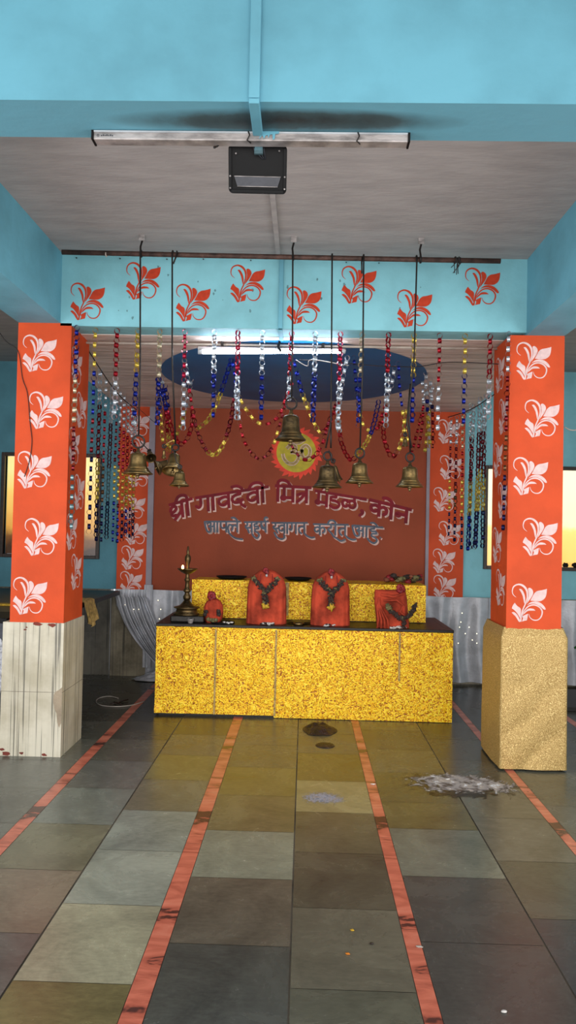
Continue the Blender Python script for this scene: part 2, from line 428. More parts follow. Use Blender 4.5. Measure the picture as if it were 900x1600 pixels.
# front beam, sooty underneath
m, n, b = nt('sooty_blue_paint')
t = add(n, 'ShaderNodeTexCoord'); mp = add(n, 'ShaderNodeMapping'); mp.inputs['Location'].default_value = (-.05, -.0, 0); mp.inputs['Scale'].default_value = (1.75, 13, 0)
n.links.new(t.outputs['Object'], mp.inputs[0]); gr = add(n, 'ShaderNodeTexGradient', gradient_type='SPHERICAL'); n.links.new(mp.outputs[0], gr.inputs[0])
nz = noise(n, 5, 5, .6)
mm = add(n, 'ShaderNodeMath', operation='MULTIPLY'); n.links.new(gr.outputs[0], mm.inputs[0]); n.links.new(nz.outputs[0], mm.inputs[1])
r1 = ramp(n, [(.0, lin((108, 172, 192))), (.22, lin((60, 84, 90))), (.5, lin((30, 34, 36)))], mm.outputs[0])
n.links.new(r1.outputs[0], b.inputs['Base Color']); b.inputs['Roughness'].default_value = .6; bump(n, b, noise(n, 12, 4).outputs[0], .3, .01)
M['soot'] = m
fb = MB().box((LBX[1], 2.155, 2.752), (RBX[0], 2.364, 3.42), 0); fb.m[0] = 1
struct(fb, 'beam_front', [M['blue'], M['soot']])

# pillars -----------------------------------------------------------
def pillar(name, x0, x1, y0, y1, z0, z1, front, side, side_x):
    p = MB().box((x0, y0, z0), (x1, y1, z1))
    for px, py in front:
        c = atY(px, py, y0); flower(p, lambda u, v: (c.x+u, y0-.0015, c.z+v), .232, 1)
    for yy, zz in side:
        sg = 1 if side_x > (x0+x1)/2 else -1
        flower(p, lambda u, v: (side_x+sg*.0015, yy+sg*u, zz+v), .232, 1)
    return struct(p, name, [M['orange'], M['stencil_white']])
sf = [(4.97, 2.60), (5.10, 2.36), (4.97, 2.08), (5.09, 1.83), (4.96, 1.56), (5.09, 1.30), (4.97, 1.04)]
pillar('pillar_left', -1.905, -1.553, YF, 5.22, .86, 2.82, [(62,553),(72,642),(54,735),(65,840),(47,932)],
       [(4.95, 2.56), (5.08, 2.28), (4.94, 2.02), (5.08, 1.72), (4.94, 1.45), (5.06, 1.18)], -1.553)
pillar('pillar_right', 1.30, 1.65, YF, 5.22, .88, 2.785, [(834,565),(847,655),(829,745),(844,840),(827,943)],
       [(5.05, 2.58), (4.95, 2.28), (5.07, 2.0), (4.94, 1.72), (5.06, 1.42), (4.96, 1.14)], 1.30)
# plinths
def plinth(name, x0, x1, y0, y1, z1, mt):
    p = MB().box((x0, y0, 0), (x1, y1, z1), 0)
    e = .0012
    for zz in (.415,):
        p.box((x0-e, y0-e, zz-.0012), (x1+e, y1+e, zz+.0012), 1)
    for xx in (x0+(x1-x0)*.28,):
        p.face([(xx-.001, y0-e, .0), (xx+.001, y0-e, .0), (xx+.001, y0-e, z1), (xx-.001, y0-e, z1)], 1)
    return p
pl = plinth('plinth_left', -1.945, -1.547, 4.812, 5.26, .862, None)
pl.poly2([(-1.60,.40),(-1.59,.42),(-1.57,.43),(-1.5475,.45),(-1.5475,.22),(-1.56,.19),(-1.572,.22),(-1.578,.28),(-1.594,.31),(-1.603,.36)], lambda u, v: (u, 4.812-.0018, v), 2)
for sx, sz, w in ((-1.80,.815,.012),(-1.72,.852,.03),(-1.62,.850,.03),(-1.93,.04,.02),(-1.80,.02,.016),(-1.9,.012,.03),(-1.65,.012,.02),(-1.79,.83,.008)):
    pp = [(sx+w*math.cos(k*.785)*(.6+.6*rnd.random()), sz+w*.55*math.sin(k*.785)*(.5+.7*rnd.random())) for k in range(8)]
    pl.poly2(pp, lambda u, v: (u, 4.812-.0016, max(.002, v)), 3)
struct(pl, 'pillar_plinth', [M['tile'], M['grout'], M['broken'], M['red_patch']])
# rear columns & walls
def rcol(name, x0, x1, fl_px, gx0, gx1):
    p = MB().box((x0, YW-.02, .84), (x1, 7.58, 2.72), 0)
    for px, py in fl_px:
        c = atY(px, py, YW-.02)
        def put(u, v):
            return (min(max(c.x+u, x0), x1), YW-.0215, max(c.z+v, .842))
        flower(p, put, .232, 1)
    p.box((gx0, YW-.03, .84), (gx1, 7.58, 2.72), 2)
    return struct(p, name, [M['orange'], M['stencil_white'], M['greystrip']])
rcol('pillar_rear_left', -1.887, -1.588, [(217,664),(221,704),(217,743),(210,793),(213,833),(207,872),(205,912)], -1.588, -1.53)
rcol('pillar_rear_right', 1.238, 1.585, [(702,675),(705,731),(695,781),(703,834),(694,877),(695,918)], 1.207, 1.238)
struct(MB().box((-1.93, 7.47, 0), (-1.53, 7.58, .84)), 'pillar_base_rear_left', M['tile_dim'])
struct(MB().box((1.21, 7.48, 0), (1.6, 7.58, .84)), 'pillar_base_rear_right', M['tile_dim'])

# rear wall: orange field, teal sides with window openings
wb = MB()
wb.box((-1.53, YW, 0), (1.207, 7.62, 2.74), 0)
wall_back = struct(wb, 'wall_back', [M['orange_shaded']])
def wall_with_hole(name, x0, x1, hx0, hx1, hz0, hz1, z1, mt):
    w = MB()
    w.box((x0, 7.52, .86), (x1, 7.62, hz0)); w.box((x0, 7.52, hz1), (x1, 7.62, z1))
    w.box((x0, 7.52, hz0), (hx0, 7.62, hz1)); w.box((hx1, 7.52, hz0), (x1, 7.62, hz1))
    return struct(w, name, mt)
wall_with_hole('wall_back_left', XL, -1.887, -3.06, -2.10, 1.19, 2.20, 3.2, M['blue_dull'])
wall_with_hole('wall_back_right', 1.585, XR, 1.82, 2.86, 1.17, 2.16, 3.2, M['blue_lit'])
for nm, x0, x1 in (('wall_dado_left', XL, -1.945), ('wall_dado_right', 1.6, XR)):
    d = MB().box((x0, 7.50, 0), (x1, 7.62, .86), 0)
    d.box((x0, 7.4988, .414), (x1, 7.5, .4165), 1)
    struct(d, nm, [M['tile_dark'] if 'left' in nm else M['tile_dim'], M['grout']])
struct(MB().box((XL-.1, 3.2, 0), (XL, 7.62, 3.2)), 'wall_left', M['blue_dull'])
struct(MB().box((XR, 3.2, 0), (XR+.1, 7.62, 3.2)), 'wall_right', M['blue_lit'])
# windows
def window(name, x0, x1, z0, z1, mull):
    f = MB(); t = .035; y0, y1 = 7.49, 7.56
    f.box((x0, y0, z0), (x0+t, y1, z1)); f.box((x1-t, y0, z0), (x1, y1, z1))
    f.box((x0+t, y0, z0), (x1-t, y1, z0+t)); f.box((x0+t, y0, z1-t), (x1-t, y1, z1))
    for k in mull: f.box((k-.014, y0+.01, z0+t), (k+.014, y1, z1-t))
    o = struct(f, name, M['darkwood']); bevel(o, .004)
    MB().box((x0+t, 7.57, z0+t), (x1-t, 7.575, z1-t)).build('pane', M['pane_'+name], o)
    return o
def pane_mat(name, cs, s, off):
    m, n, b = nt(name); t = add(n, 'ShaderNodeTexCoord'); sp = add(n, 'ShaderNodeSeparateXYZ'); n.links.new(t.outputs['Object'], sp.inputs[0])
    nz = noise(n, 5, 3, .5); ma = add(n, 'ShaderNodeMath', operation='MULTIPLY_ADD'); ma.inputs[1].default_value = .25
    n.links.new(nz.outputs[0], ma.inputs[0]); n.links.new(sp.outputs[2], ma.inputs[2])
    r = ramp(n, cs, ma.outputs[0]); n.links.new(r.outputs[0], b.inputs['Base Color']); n.links.new(r.outputs[0], b.inputs['Emission Color'])
    b.inputs['Emission Strength'].default_value = s; b.inputs['Roughness'].default_value = .2; return m
M['pane_window_1'] = pane_mat('amber_window_pane', [(.25, lin((58, 38, 24))), (.33, lin((110, 72, 36))), (.42, lin((205, 150, 70))), (.8, lin((244, 200, 110))), (1, lin((255, 225, 150)))], .75, 0)
M['pane_window_2'] = pane_mat('bright_window_pane', [(.12, lin((190, 150, 110))), (.22, lin((238, 190, 100))), (.5, lin((250, 208, 120))), (.56, lin((250, 232, 180))), (1, lin((255, 240, 200)))], .95, 0)
window('window_1', -3.095, -2.075, 1.16, 2.225, (-2.75, -2.42))
w2 = window('window_2', 1.79, 2.89, 1.145, 2.185, (2.34,))
# ornament row seen at the foot of the right window: dark finials on its sill
s = MB()
for k in range(9):
    s.blob((2.02+k*.095, 7.47, 1.205), .03, (1, .6, .8), .25, k)
s.build('sill_ornament', M['black'], w2)

# wall painting: lettering and sun emblem ----------------------------
OFF = {'back': .0006, 'front': .0012, 'top': .0018}
LAY = [0]
def wall_put(layer, dx=0, dy=0):        # each brush stroke lies a hair above the one before it
    LAY[0] = (LAY[0]+1) % 40; e_ = LAY[0]*1.2e-5
    return lambda x, y: (lambda p: (p.x, YW-OFF[layer]-e_, p.z))(atY(x+dx, y+dy, YW))
G = {}
def arcp(cx, cy, rx, ry, a0, a1, k=9): return [(cx+rx*math.cos(R(a0+(a1-a0)*i/k)), cy+ry*math.sin(R(a0+(a1-a0)*i/k))) for i in range(k+1)]
bar = lambda x, y0=0., y1=1.: [(x, y0), (x, y1)]
G['ga'] = (.66, [[(.2, 0), (.22, .3), (.2, .55), (.1, .66), (.0, .55)], bar(.55)])
G['aa'] = (.3, [bar(.12)])
G['va'] = (.66, [arcp(.3, .5, .22, .24, 300, -10, 12) and [(.52, .30), (.38, .22), (.16, .3), (.08, .5), (.18, .7), (.36, .72), (.54, .52)], bar(.54)])
G['da'] = (.68, [[(.42, 0), (.42, .18)], [(.42, .18), (.16, .24), (.04, .45), (.14, .68), (.36, .7), (.52, .58)], [(.30, .50), (.42, .68), (.46, .86), (.62, 1.06)]])
G['e'] = (0, [[(-.62, -.34), (-.40, -.36), (-.2, -.2), (-.12, 0)]])
G['ii'] = (.3, [bar(.12), [(.12, .02), (.1, -.24), (-.12, -.38), (-.36, -.32), (-.5, -.04)]])
G['i'] = (.26, [bar(.12), [(.12, .02), (.14, -.26), (.34, -.38), (.62, -.3), (.82, -.02)]])
G['ma'] = (.8, [[(.2, 0), (.2, .6)], arcp(.16, .72, .1, .1, 0, 360, 8), [(.22, .70), (.66, .70)], bar(.68)])
G['tra'] = (.76, [[(.62, .42), (.4, .38), (.14, .5)], [(.5, .46), (.32, .72), (.12, .92)], bar(.62)])
G['dot'] = (0, [[(-.42, -.28), (-.34, -.2)]])
G['dda'] = (.74, [[(.42, 0), (.42, .2)], [(.42, .2), (.16, .24), (.14, .44), (.4, .46), (.62, .6), (.56, .84), (.32, .94), (.1, .82)]])
G['lla'] = (.95, [arcp(.24, .5, .17, .22, 30, 330, 10), arcp(.64, .5, .19, .24, 150, -150, 10), [(.76, 0), (.76, .34)]])
G['ka'] = (1.0, [[(.48, .34), (.3, .26), (.1, .38), (.12, .62), (.3, .68), (.48, .52)], bar(.5), [(.5, .42), (.72, .28), (.88, .42), (.86, .66), (.74, .78)]])
G['na'] = (.74, [[(.6, .46), (.24, .46)], arcp(.18, .52, .09, .1, 0, 360, 8), bar(.6)])
G['shra'] = (.84, [[(.02, .40), (.10, .20), (.28, .18), (.34, .34), (.24, .48), (.08, .56), (.12, .72), (.3, .74)], [(.64, .58), (.46, .74), (.24, .98)], bar(.66)])
G['a'] = (.84, [[(-.12, .02), (-.04, .5), (.14, .92), (.38, .9), (.42, .62), (.26, .46)], [(.1, .18), (.3, .08), (.42, .24), (.24, .44)], [(.34, .46), (.68, .42)], bar(.7)])
G['pa'] = (.7, [[(.12, 0), (.12, .42), (.26, .6), (.56, .52)], bar(.58)])
G['la'] = (.95, [[(.12, .92), (.02, .6), (.14, .32), (.34, .34), (.42, .6), (.36, .8)], [(.4, .5), (.56, .34), (.8, .42)], bar(.82)])
G['sa'] = (.9, [[(.26, 0), (.3, .26), (.1, .4), (.34, .66), (.46, .96)], [(.26, .52), (.74, .52)], bar(.76)])
G['ha'] = (.74, [[(.4, 0), (.4, .18)], [(.4, .18), (.14, .22), (.2, .42), (.5, .42), (.56, .6), (.24, .66), (.22, .86), (.5, 1.0), (.62, 1.26), (.42, 1.5), (.1, 1.36), (-.1, 1.1)]])
G['rsha'] = (.72, [[(.12, 0), (.12, .42), (.26, .62), (.56, .54)], [(.14, .3), (.54, .76)], bar(.58), [(.58, 0), (.46, -.2), (.56, -.38), (.76, -.36)]])
G['s'] = (.5, [[(.26, 0), (.3, .26), (.1, .4), (.34, .66), (.46, .9)], [(.26, .52), (.5, .5)], [(.2, .9), (.4, 1.3), (.8, 1.5), (1.05, 1.34), (1.0, 1.1)]])
G['ta'] = (.74, [[(.6, .36), (.3, .36), (.14, .54), (.2, .84), (.34, .96)], bar(.6)])
G['ra'] = (.62, [[(.36, 0), (.4, .28), (.16, .44), (.4, .76), (.62, 1.1), (.9, 1.3), (1.2, 1.5), (1.5, 1.36)]])
G['tail'] = (0, [[(-.1, 1.0), (.1, 1.2), (.45, 1.36), (.7, 1.32)]])
G['ltail'] = (0, [[(-.9, .95), (-.6, 1.3), (-.2, 1.55), (.3, 1.62)]])
G['comma'] = (.3, [[(.12, .92), (.2, 1.0), (.16, 1.16), (.02, 1.3)]])
G['stop'] = (.2, [[(.1, .94), (.18, .98)]])
def word(glyphs, p0, p1, h, mb_f, mb_w, wk=.2):
    tot = sum(G[g_][0] for g_ in glyphs); p0 = Vector(p0); p1 = Vector(p1); d = p1-p0
    sx = d.length/tot; t = d.normalized(); dn = Vector((-t.y, t.x)); dn = (dn*.35+Vector((0, 1))*.65).normalized()
    x = 0; wd = h*wk
    def m_(gx, gy): return p0 + t*((x+gx)*sx) + dn*(gy*h)
    def put_strokes(pts):
        pp = [m_(*p) for p in pts]
        return [tuple(a_)[:2] for a_ in (smooth(pp, 4) if len(pp) > 2 else pp)]
    S_ = [[tuple(p0 - t*h*.06), tuple(p1 + t*h*.16)]]
    for g_ in glyphs:
        for st in G[g_][1]: S_.append(put_strokes(st))
        x += G[g_][0]
    for k, pts in enumerate(S_):
        ww = wd if k else wd*.95
        mb_f.stroke2(pts, ww, wall_put('front'), 0)
        mb_w.stroke2(pts, ww*1.06, wall_put('back', 1.9, 2.1), 0)
        for e_ in (0, -1):
            c_ = Vector(pts[e_])
            if k and len(pts) > 2:
                mb_f.poly2([(c_.x+ww*.5*math.cos(i*.785), c_.y+ww*.5*math.sin(i*.785)) for i in range(8)], wall_put('front'), 0)
A1, A2 = MB(), MB()
word(['shra', 'ii'], (265, 789), (297, 780), 25, A1, A2, .2)
word(['ga', 'aa', 'va', 'da', 'e', 'va', 'ii'], (306, 778), (416, 761), 24, A1, A2)
word(['i', 'ma', 'tra'], (431, 759), (483, 762), 25, A1, A2)
word(['ma', 'dot', 'dda', 'lla'], (493, 767), (559, 778), 23, A1, A2)
word(['comma'], (563, 779), (570, 780), 20, A1, A2, .26)
A1.f, A1.m, A1.sm = A1.f, A1.m, A1.sm
word(['ka', 'aa', 'e', 'na'], (578, 781), (640, 796), 23, A1, A2, .24)
o = A2.build('lettering_outline', M['letterwhite'], wall_back); tag(o, 'pinkish white shadow outline of the maroon lettering')
o = A1.build('lettering', M['maroon'], wall_back); tag(o, 'maroon hand-painted Devanagari lettering in a shallow arc')
B1, B2 = MB(), MB()
word(['a', 'aa', 'pa', 'la', 'e', 'ltail'], (322, 815), (373, 815), 17, B1, B2, .17)
word(['sa', 'ha', 'rsha'], (382, 816), (417, 815), 17, B1, B2, .17)
word(['s', 'va', 'aa', 'ga', 'ta', 'tail'], (425, 817), (478, 817), 17, B1, B2, .17)
word(['ka', 'ra', 'ii', 'ta', 'tail'], (490, 819), (542, 820), 17, B1, B2, .17)
word(['a', 'aa', 'ha', 'e', 'stop'], (553, 821), (596, 824), 17, B1, B2, .17)
o = B2.build('lettering_outline', M['letterwhite'], wall_back); tag(o, 'white shadow outline of the slate lettering')
o = B1.build('lettering', M['slate'], wall_back); tag(o, 'slate grey Devanagari welcome line')
E1 = MB(); cx, cy = 463, 707
put0 = wall_put('back'); put1 = wall_put('front'); put2 = wall_put('top')
for k in range(28):
    a0 = 2*math.pi*k/28; t_ = a0+.10
    base = 30; tip = 41+2.5*math.sin(k*2.3)
    P_ = [(cx+base*math.cos(a0-.115), cy+base*math.sin(a0-.115)), (cx+(base+6)*math.cos(a0-.09), cy+(base+6)*math.sin(a0-.09)),
          (cx+tip*math.cos(t_), cy+tip*math.sin(t_)), (cx+(base+5)*math.cos(a0+.12), cy+(base+5)*math.sin(a0+.12)), (cx+base*math.cos(a0+.115), cy+base*math.sin(a0+.115))]
    E1.poly2([tuple(p)[:2] for p in smooth(P_, 3, True, (0, 2, 4))], wall_put('back'), 0)
o = E1.build('sun_rays', M['sunred'], wall_back); tag(o, 'ring of red flame rays around the yellow disc')
o = MB().poly2([(cx+31*math.cos(k*math.pi/24), cy+31*math.sin(k*math.pi/24)) for k in range(48)], put1).build('sun_disc', M['sunyellow'], wall_back)
OM = [[(-15, -6), (-8, -12), (-1, -9), (-3, -3), (-9, 0)], [(-9, 0), (1, 1), (3, 9), (-3, 17), (-12, 17), (-19, 10), (-21, 2)],
      [(0, 1), (8, 0), (9, -7), (15, -11), (21, -5), (20, 5), (13, 9), (9, 3), (9, -5)], [(-7, -20), (-1, -15), (7, -16), (13, -21)], [(2, -24), (5, -21)]]
E3 = MB(); E4 = MB()
for st in OM:
    pp = [tuple(a_)[:2] for a_ in (smooth([(cx+x_, cy+y_) for x_, y_ in st], 5) if len(st) > 2 else [(cx+x_, cy+y_) for x_, y_ in st])]
    E3.stroke2(pp, 5.6, wall_put('top')); E4.stroke2(pp, 3.2, lambda x, y: (lambda p: (p.x, YW-.0024, p.z))(atY(x, y, YW)))
o = E3.build('om_symbol', M['letterwhite'], wall_back); tag(o, 'cream outlined Om symbol on the yellow disc')
E4.build('om_symbol_fill', M['straw'], wall_back)

# ================================================================== THINGS ON THE BEAMS
# conduits
def conduit(label, path, r=.012, extra=()):
    c = MB().box
    mb = MB()
    for a, b_ in path: mb.box(a, b_)
    o = mb.build('conduit', M['blue']); tag(o, label, 'conduit', 'painted cable conduits'); bevel(o, .003)
    return o
pc = atY(399, 100, 2.155).x
conduit('blue painted square conduit running down the front beam to the unlit batten', [((pc-.016, 2.132, 2.752), (pc+.016, 2.155, 3.40)), ((pc-.0155, 2.134, 2.736), (pc+.0155, 2.318, 2.7515))])
o = MB().box((-.222, 2.364, 3.262), (-.192, 4.82, 3.28)).build('conduit', M['ceil']); tag(o, 'grey ceiling conduit running back to the flowered beam', 'conduit', 'painted cable conduits'); bevel(o, .003)
o = MB().box((-.20, 4.800, 2.79), (-.172, YF, 3.26)).box((-.20, 4.80, 2.785), (-.172, 5.06, 2.803)).build('conduit', M['blue'])
tag(o, 'pale blue conduit crossing the flowered beam above the middle bells', 'conduit', 'painted cable conduits'); bevel(o, .003)

# unlit batten under the front beam
BY = 2.318; bz0 = 2.7225; bz1 = 2.7505
bL = atY(143, 210, BY).x; bR = atY(641, 210, BY).x
tb = thing('tube_light', ((bL+bR)/2, BY+.02, bz1), 'unlit dusty aluminium batten light under the front blue beam', 'light')
bevel(MB().box((bL+.006, BY, bz0), (bR-.006, BY+.04, bz1)).build('housing', M['alu'], tb), .003)
MB().box((bL+.008, BY-.004, bz1-.006), (bR-.008, BY, bz1-.001)).build('lip', M['whitepl'], tb)
for x in (bL, bR-.006): MB().box((x, BY-.004, bz0-.001), (x+.006, BY+.042, bz1)).build('end_cap', M['black'], tb)
for px in (388, 559):
    x = atY(px, 210, BY).x
    t = MB(); t.tube([(x, BY-.006, bz1-.002), (x+.005, BY-.007, bz1-.014), (x-.003, BY-.006, bz0-.001), (x+.008, BY+.01, bz0-.003)], .0022, 6); t.build('tie_wire', M['iron'], tb)
dx0 = atY(405, 210, BY).x; dx1 = atY(437, 210, BY).x; w_ = dx1-dx0
t = MB(); t.poly2([(dx0+w_*a_, bz1-.0275*b_) for a_, b_ in ((.0,.0),(.06,.5),(.0,.95),(.12,.55),(.18,.5),(.24,.9),(.32,.5),(.42,.45),(.46,.8),(.52,.4),(.64,.35),(.68,1.0),(.76,.9),(.8,.3),(.95,.3),(1,.0))], lambda u, v: (u, BY-.0045, v)); t.build('paint_drip', M['blue'], tb)
t = MB()
for k in range(7): t.box((bL+.03+k*.0058, BY-.0008, bz0+.010), (bL+.034+k*.0058, BY, bz0+.0135+.0015*(k % 2)))
t.torus((bL+.021, BY-.0004, bz0+.0125), .003, .0008)
t.build('faint_marking', M['darkgrey'], tb)
# floodlight
fd = thing('floodlight', (-.18, 2.40, 2.60), 'black flat LED floodlight hanging below the front batten', 'floodlight')
rot = Euler((R(22), 0, R(1.5))).to_matrix(); pv = Vector((-.178, 2.402, 2.672))
def T(p): return pv + rot @ Vector(p)
def rrect(w, h, r, k=5):
    out = []
    for cx_, cy_, a0 in ((w-r, h-r, 0), (-w+r, h-r, 90), (-w+r, -h+r, 180), (w-r, -h+r, 270)):
        out += [(cx_+r*math.cos(R(a0+90*i/k)), cy_+r*math.sin(R(a0+90*i/k))) for i in range(k+1)]
    return out
def plate(mb, w, h, r, y0, y1, mi=0, zc=0):
    P = rrect(w, h, r); n_ = len(P); i = len(mb.v)
    mb.v += [T((x, y0, zc+z)) for x, z in P] + [T((x, y1, zc+z)) for x, z in P]
    mb.f.append(tuple(range(i, i+n_))); mb.m.append(mi); mb.sm.append(False)
    mb.f.append(tuple(range(i+2*n_-1, i+n_-1, -1))); mb.m.append(mi); mb.sm.append(False)
    for k in range(n_):
        k2 = (k+1) % n_; mb.f.append((i+k, i+k+n_, i+k2+n_, i+k2)); mb.m.append(mi); mb.sm.append(False)
H_ = .073
mb = MB(); plate(mb, .095, H_, .014, 0, .022); o = mb.build('housing', M['black'], fd); recalc(o); bevel(o, .003)
mb = MB()
for sx, sz, w, h in ((0, H_-.005, .086, .004), (0, -H_+.006, .086, .006), (-.089, 0, .005, H_-.01), (.089, 0, .005, H_-.01)):
    mb.v += []; i = len(mb.v)
    mb.box((sx-w, -.008, sz-h), (sx+w, 0, sz+h)); 
    for k in range(i, i+8): mb.v[k] = T(mb.v[k])
o = mb.build('bezel', M['black'], fd); bevel(o, .002)
mb = MB()
q_ = [(-.076, -.022), (.076, -.022), (.066, -.052), (-.066, -.052)]
mb.face([T((x, -.004, z)) for x, z in q_][::-1]); o = mb.build('reflector', M['darkgrey'], fd)
mb = MB()
for a_, c_ in ((q_[0], q_[1]), (q_[3], q_[2])): mb.tube([T((a_[0], -.005, a_[1])), T((c_[0], -.005, c_[1]))], .0014, 6)
mb.build('reflector_trim', M['alu'], fd)
for x, z in ((-.089,-.022),(.089,-.022),(-.089,-.058),(.089,-.058),(-.07,.045),(.07,.055)):
    MB().blob(T((x, -.008, z)), .003, nz=0).build('screw', M['alu'], fd)
mb = MB().box((pc-.013, 2.358, 2.712), (pc+.013, 2.40, 2.748)); mb.box((pc-.014, 2.36, 2.703), (pc+.014, 2.372, 2.722)); bevel(mb.build('bracket', M['soot'], fd), .002)
mb = MB()
for dx in (-.045, -.03, -.014): mb.tube([T((.03+dx*.3, -.003, .03)), T((.035+dx, -.006, .055)), T((.035+dx*1.2, -.004, .085))], .0018, 6)
mb.build('supply_wires', M['darkgrey'], fd)
t = MB(); P0 = atY(352, 226, 2.35)
t.tube([P0, P0+Vector((-.015, 0, .006)), P0+Vector((-.026, 0, -.006)), P0+Vector((-.032, 0, -.008))], .003, 6); t.blob(P0+Vector((-.034, 0, -.009)), .004)
tag(t.build('cable_end', M['iron']), 'short black cable end with taped tip left of the floodlight', 'cable')

# iron pole with hangers
YP = 4.5
a = atY(97, 394, YP); b2 = atY(782, 408, YP)
pole = thing('hanging_pole', (a+b2)/2, 'long rusty brown iron pole carrying the bells before the flowered beam', 'pole')
o = MB().tube([a, a.lerp(b2, .33)+Vector((0,0,-.002)), a.lerp(b2, .66)+Vector((0,0,-.002)), b2], .0155, 14).build('pipe', M['rust'], pole)
MB().tube([atY(166, 397, YP)-Vector((.003,0,0)), atY(166, 397, YP)+Vector((.003,0,0))], .0165, 14).build('pale_band', M['wirewhite'], pole)
def on_pole(px):
    t_ = (px-97)/685.0; return a.lerp(b2, t_)
for px, cy_ in ((222, 371), (460, 377), (658, 380)):
    c = on_pole(px); h = MB()
    h.tube([(c.x, YP, 3.28), (c.x+.004, YP, 3.245), (c.x-.004, YP-.004, 3.21), (c.x, YP-.02, c.z+.01), (c.x, YP-.02, c.z-.01), (c.x+.003, YP, c.z-.02)], .006, 8)
    h.torus((c.x, YP, c.z), .02, .004, Euler((0, 0, R(90))).to_matrix())
    h.build('hanger', M['iron'], pole)
    MB().box((c.x-.014, YP-.012, 3.245), (c.x+.02, YP+.012, 3.282)).build('ceiling_clamp', M['alu'], pole)
h = MB(); c = on_pole(715)
for k in range(7):
    e_ = Vector((rnd.uniform(-.04, .03), rnd.uniform(-.02, .0), -rnd.uniform(.02, .09)))
    h.tube([c+Vector((rnd.uniform(-.02,.02), -.014, .012)), c+Vector((rnd.uniform(-.03,.03), -.022, -.02)), c+e_], .0025, 6)
h.torus(c+Vector((.012,0,0)), .019, .004, Euler((0, 0, R(80))).to_matrix()); h.torus(c+Vector((-.012,0,0)), .019, .004, Euler((0, 0, R(100))).to_matrix())
h.build('knotted_rag', M['string'], pole)

# bells -------------------------------------------------------------
BELLP = [(.0, 1.0), (.2, .995), (.40, .97), (.50, .92), (.535, .84), (.55, .7), (.575, .5), (.63, .34), (.74, .2), (.90, .09), (1.0, .04), (1.0, .0), (.95, .0), (.84, .09), (.68, .2), (.56, .34), (.50, .5), (.47, .8), (.2, .93), (0, .94)]
def bell(mb, top_mouth_c, w, h, rot=None):
    R0 = w/2; mb.lathe([(r*R0, z*h) for r, z in BELLP], top_mouth_c, 32, 0, rot)
    for zz, rr in ((.86, .54), (.26, .70), (.22, .735)):
        pass
def make_bell(mx, my, wpx, hpx, ring_px, rope, label, name='temple_bell', rot=None, rodpaths=None, mt='brass', Y=4.5, ringd=None, clap=True, group='brass bells on the iron pole'):
    k = Y/FPX*1.0
    c = atY(mx, my, Y); w = wpx*k; h = hpx*k; rm = rot.to_matrix() if rot else Matrix.Identity(3)
    top = c + rm @ Vector((0, 0, h))
    t_ = thing(name, c, label, 'bell', group)
    mb = MB(); bell(mb, c, w, h, rm); body = mb.build('bell_body', M[mt], t_)
    mb = MB()
    for zz, rr in ((.30, .665), (.265, .69), (.16, .80)):
        q0 = len(mb.v); mb.torus((0, 0, 0), rr*w/2, w*.012, Euler((R(90), 0, 0)).to_matrix(), 28, 6)
        for i in range(q0, len(mb.v)): mb.v[i] = c + rm @ (mb.v[i]+Vector((0, 0, zz*h)))
    mb.build('rib_band', M[mt], body)
    mb = MB(); mb.lathe([(.0, -.01), (w*.10, 0), (w*.085, h*.08), (w*.05, h*.12), (w*.06, h*.2), (0, h*.24)], top - rm @ Vector((0, 0, .004)), 16, 0, rm)
    mb.build('crown', M['brass2'], t_)
    rc = top + rm @ Vector((0, 0, h*.2+ringd*k/2 if ringd else h*.3)); rad = (ringd or 16)*k/2
    mb = MB().torus(rc, rad-.004, .0058, (Euler((0, 0, R(18))).to_matrix()) if not rot else rm, 24, 8); mb.build('ring', M['iron'], t_)
    if clap:
        mb = MB(); e_ = c + rm @ Vector((0, 0, -h*.12)); mb.tube([c + rm @ Vector((0, 0, h*.9)), c + rm @ Vector((0, 0, -.004)), e_], .0045, 8)
        mb.blob(c + rm @ Vector((0, 0, -.002)), w*.085, (1, 1, .9), 0); mb.blob(e_, w*.05, (1, 1, 1.5), 0); mb.build('clapper', M['brass2'], t_)
    rr = MB()
    for rp in rope: 
        P = [Vector(p) for p in rp]; P[-1] = rc+Vector((0, 0, rad-.003)) if P[-1].z < 0 else P[-1]
        rr.tube(P, .0052, 8)
    if rope: rr.build('rod', M['iron'], t_)
    return t_, rc, rad
END = (0, 0, -9)
def pp(px, dz=0., dy=-.02): c = on_pole(px); return Vector((c.x, YP+dy, c.z+dz))
def rod(px, hook=0):
    c = on_pole(px); P = []
    for i in range(7):
        a_ = math.pi*(i/6); P.append((c.x+hook*(1-i/6), YP+.021*math.cos(a_), c.z+.021*math.sin(a_)))
    P.append((c.x, YP-.021, c.z-.02)); return P
make_bell(215, 741, 47, 34, 0, [rod(222)+[atY(219, 560, 4.49), END]], 'wide brass bell hanging leftmost, brightly reflecting, before the left rear column', ringd=21)
make_bell(270, 737, 34, 31, 0, [rod(272)+[atY(269, 560, 4.49), END], [pp(278, .02, 0), pp(280, 0), pp(277, -.03), pp(274, -.065)]], 'brass bell tipped towards the viewer in the cluster second from the left', ringd=13, rot=Euler((R(-24), 0, 0)))
h_ = MB(); c = on_pole(278)
make_bell(454, 688, 48, 40, 0, [rod(460)+[atY(457, 520, 4.49), END]], 'largest brass bell, hanging highest before the painted sun', ringd=20, mt='brass2')
_, rc4, _ = make_bell(511, 762, 46, 35, 0, [rod(521)+[atY(518, 560, 4.49), atY(517, 660, 4.49), atY(509, 700, 4.49)], [atY(517, 660, 4.49), atY(517, 700, 4.49)]], 'dark brass bell just right of the painted sun, hung low on a forked rod', ringd=15, mt='brass2')
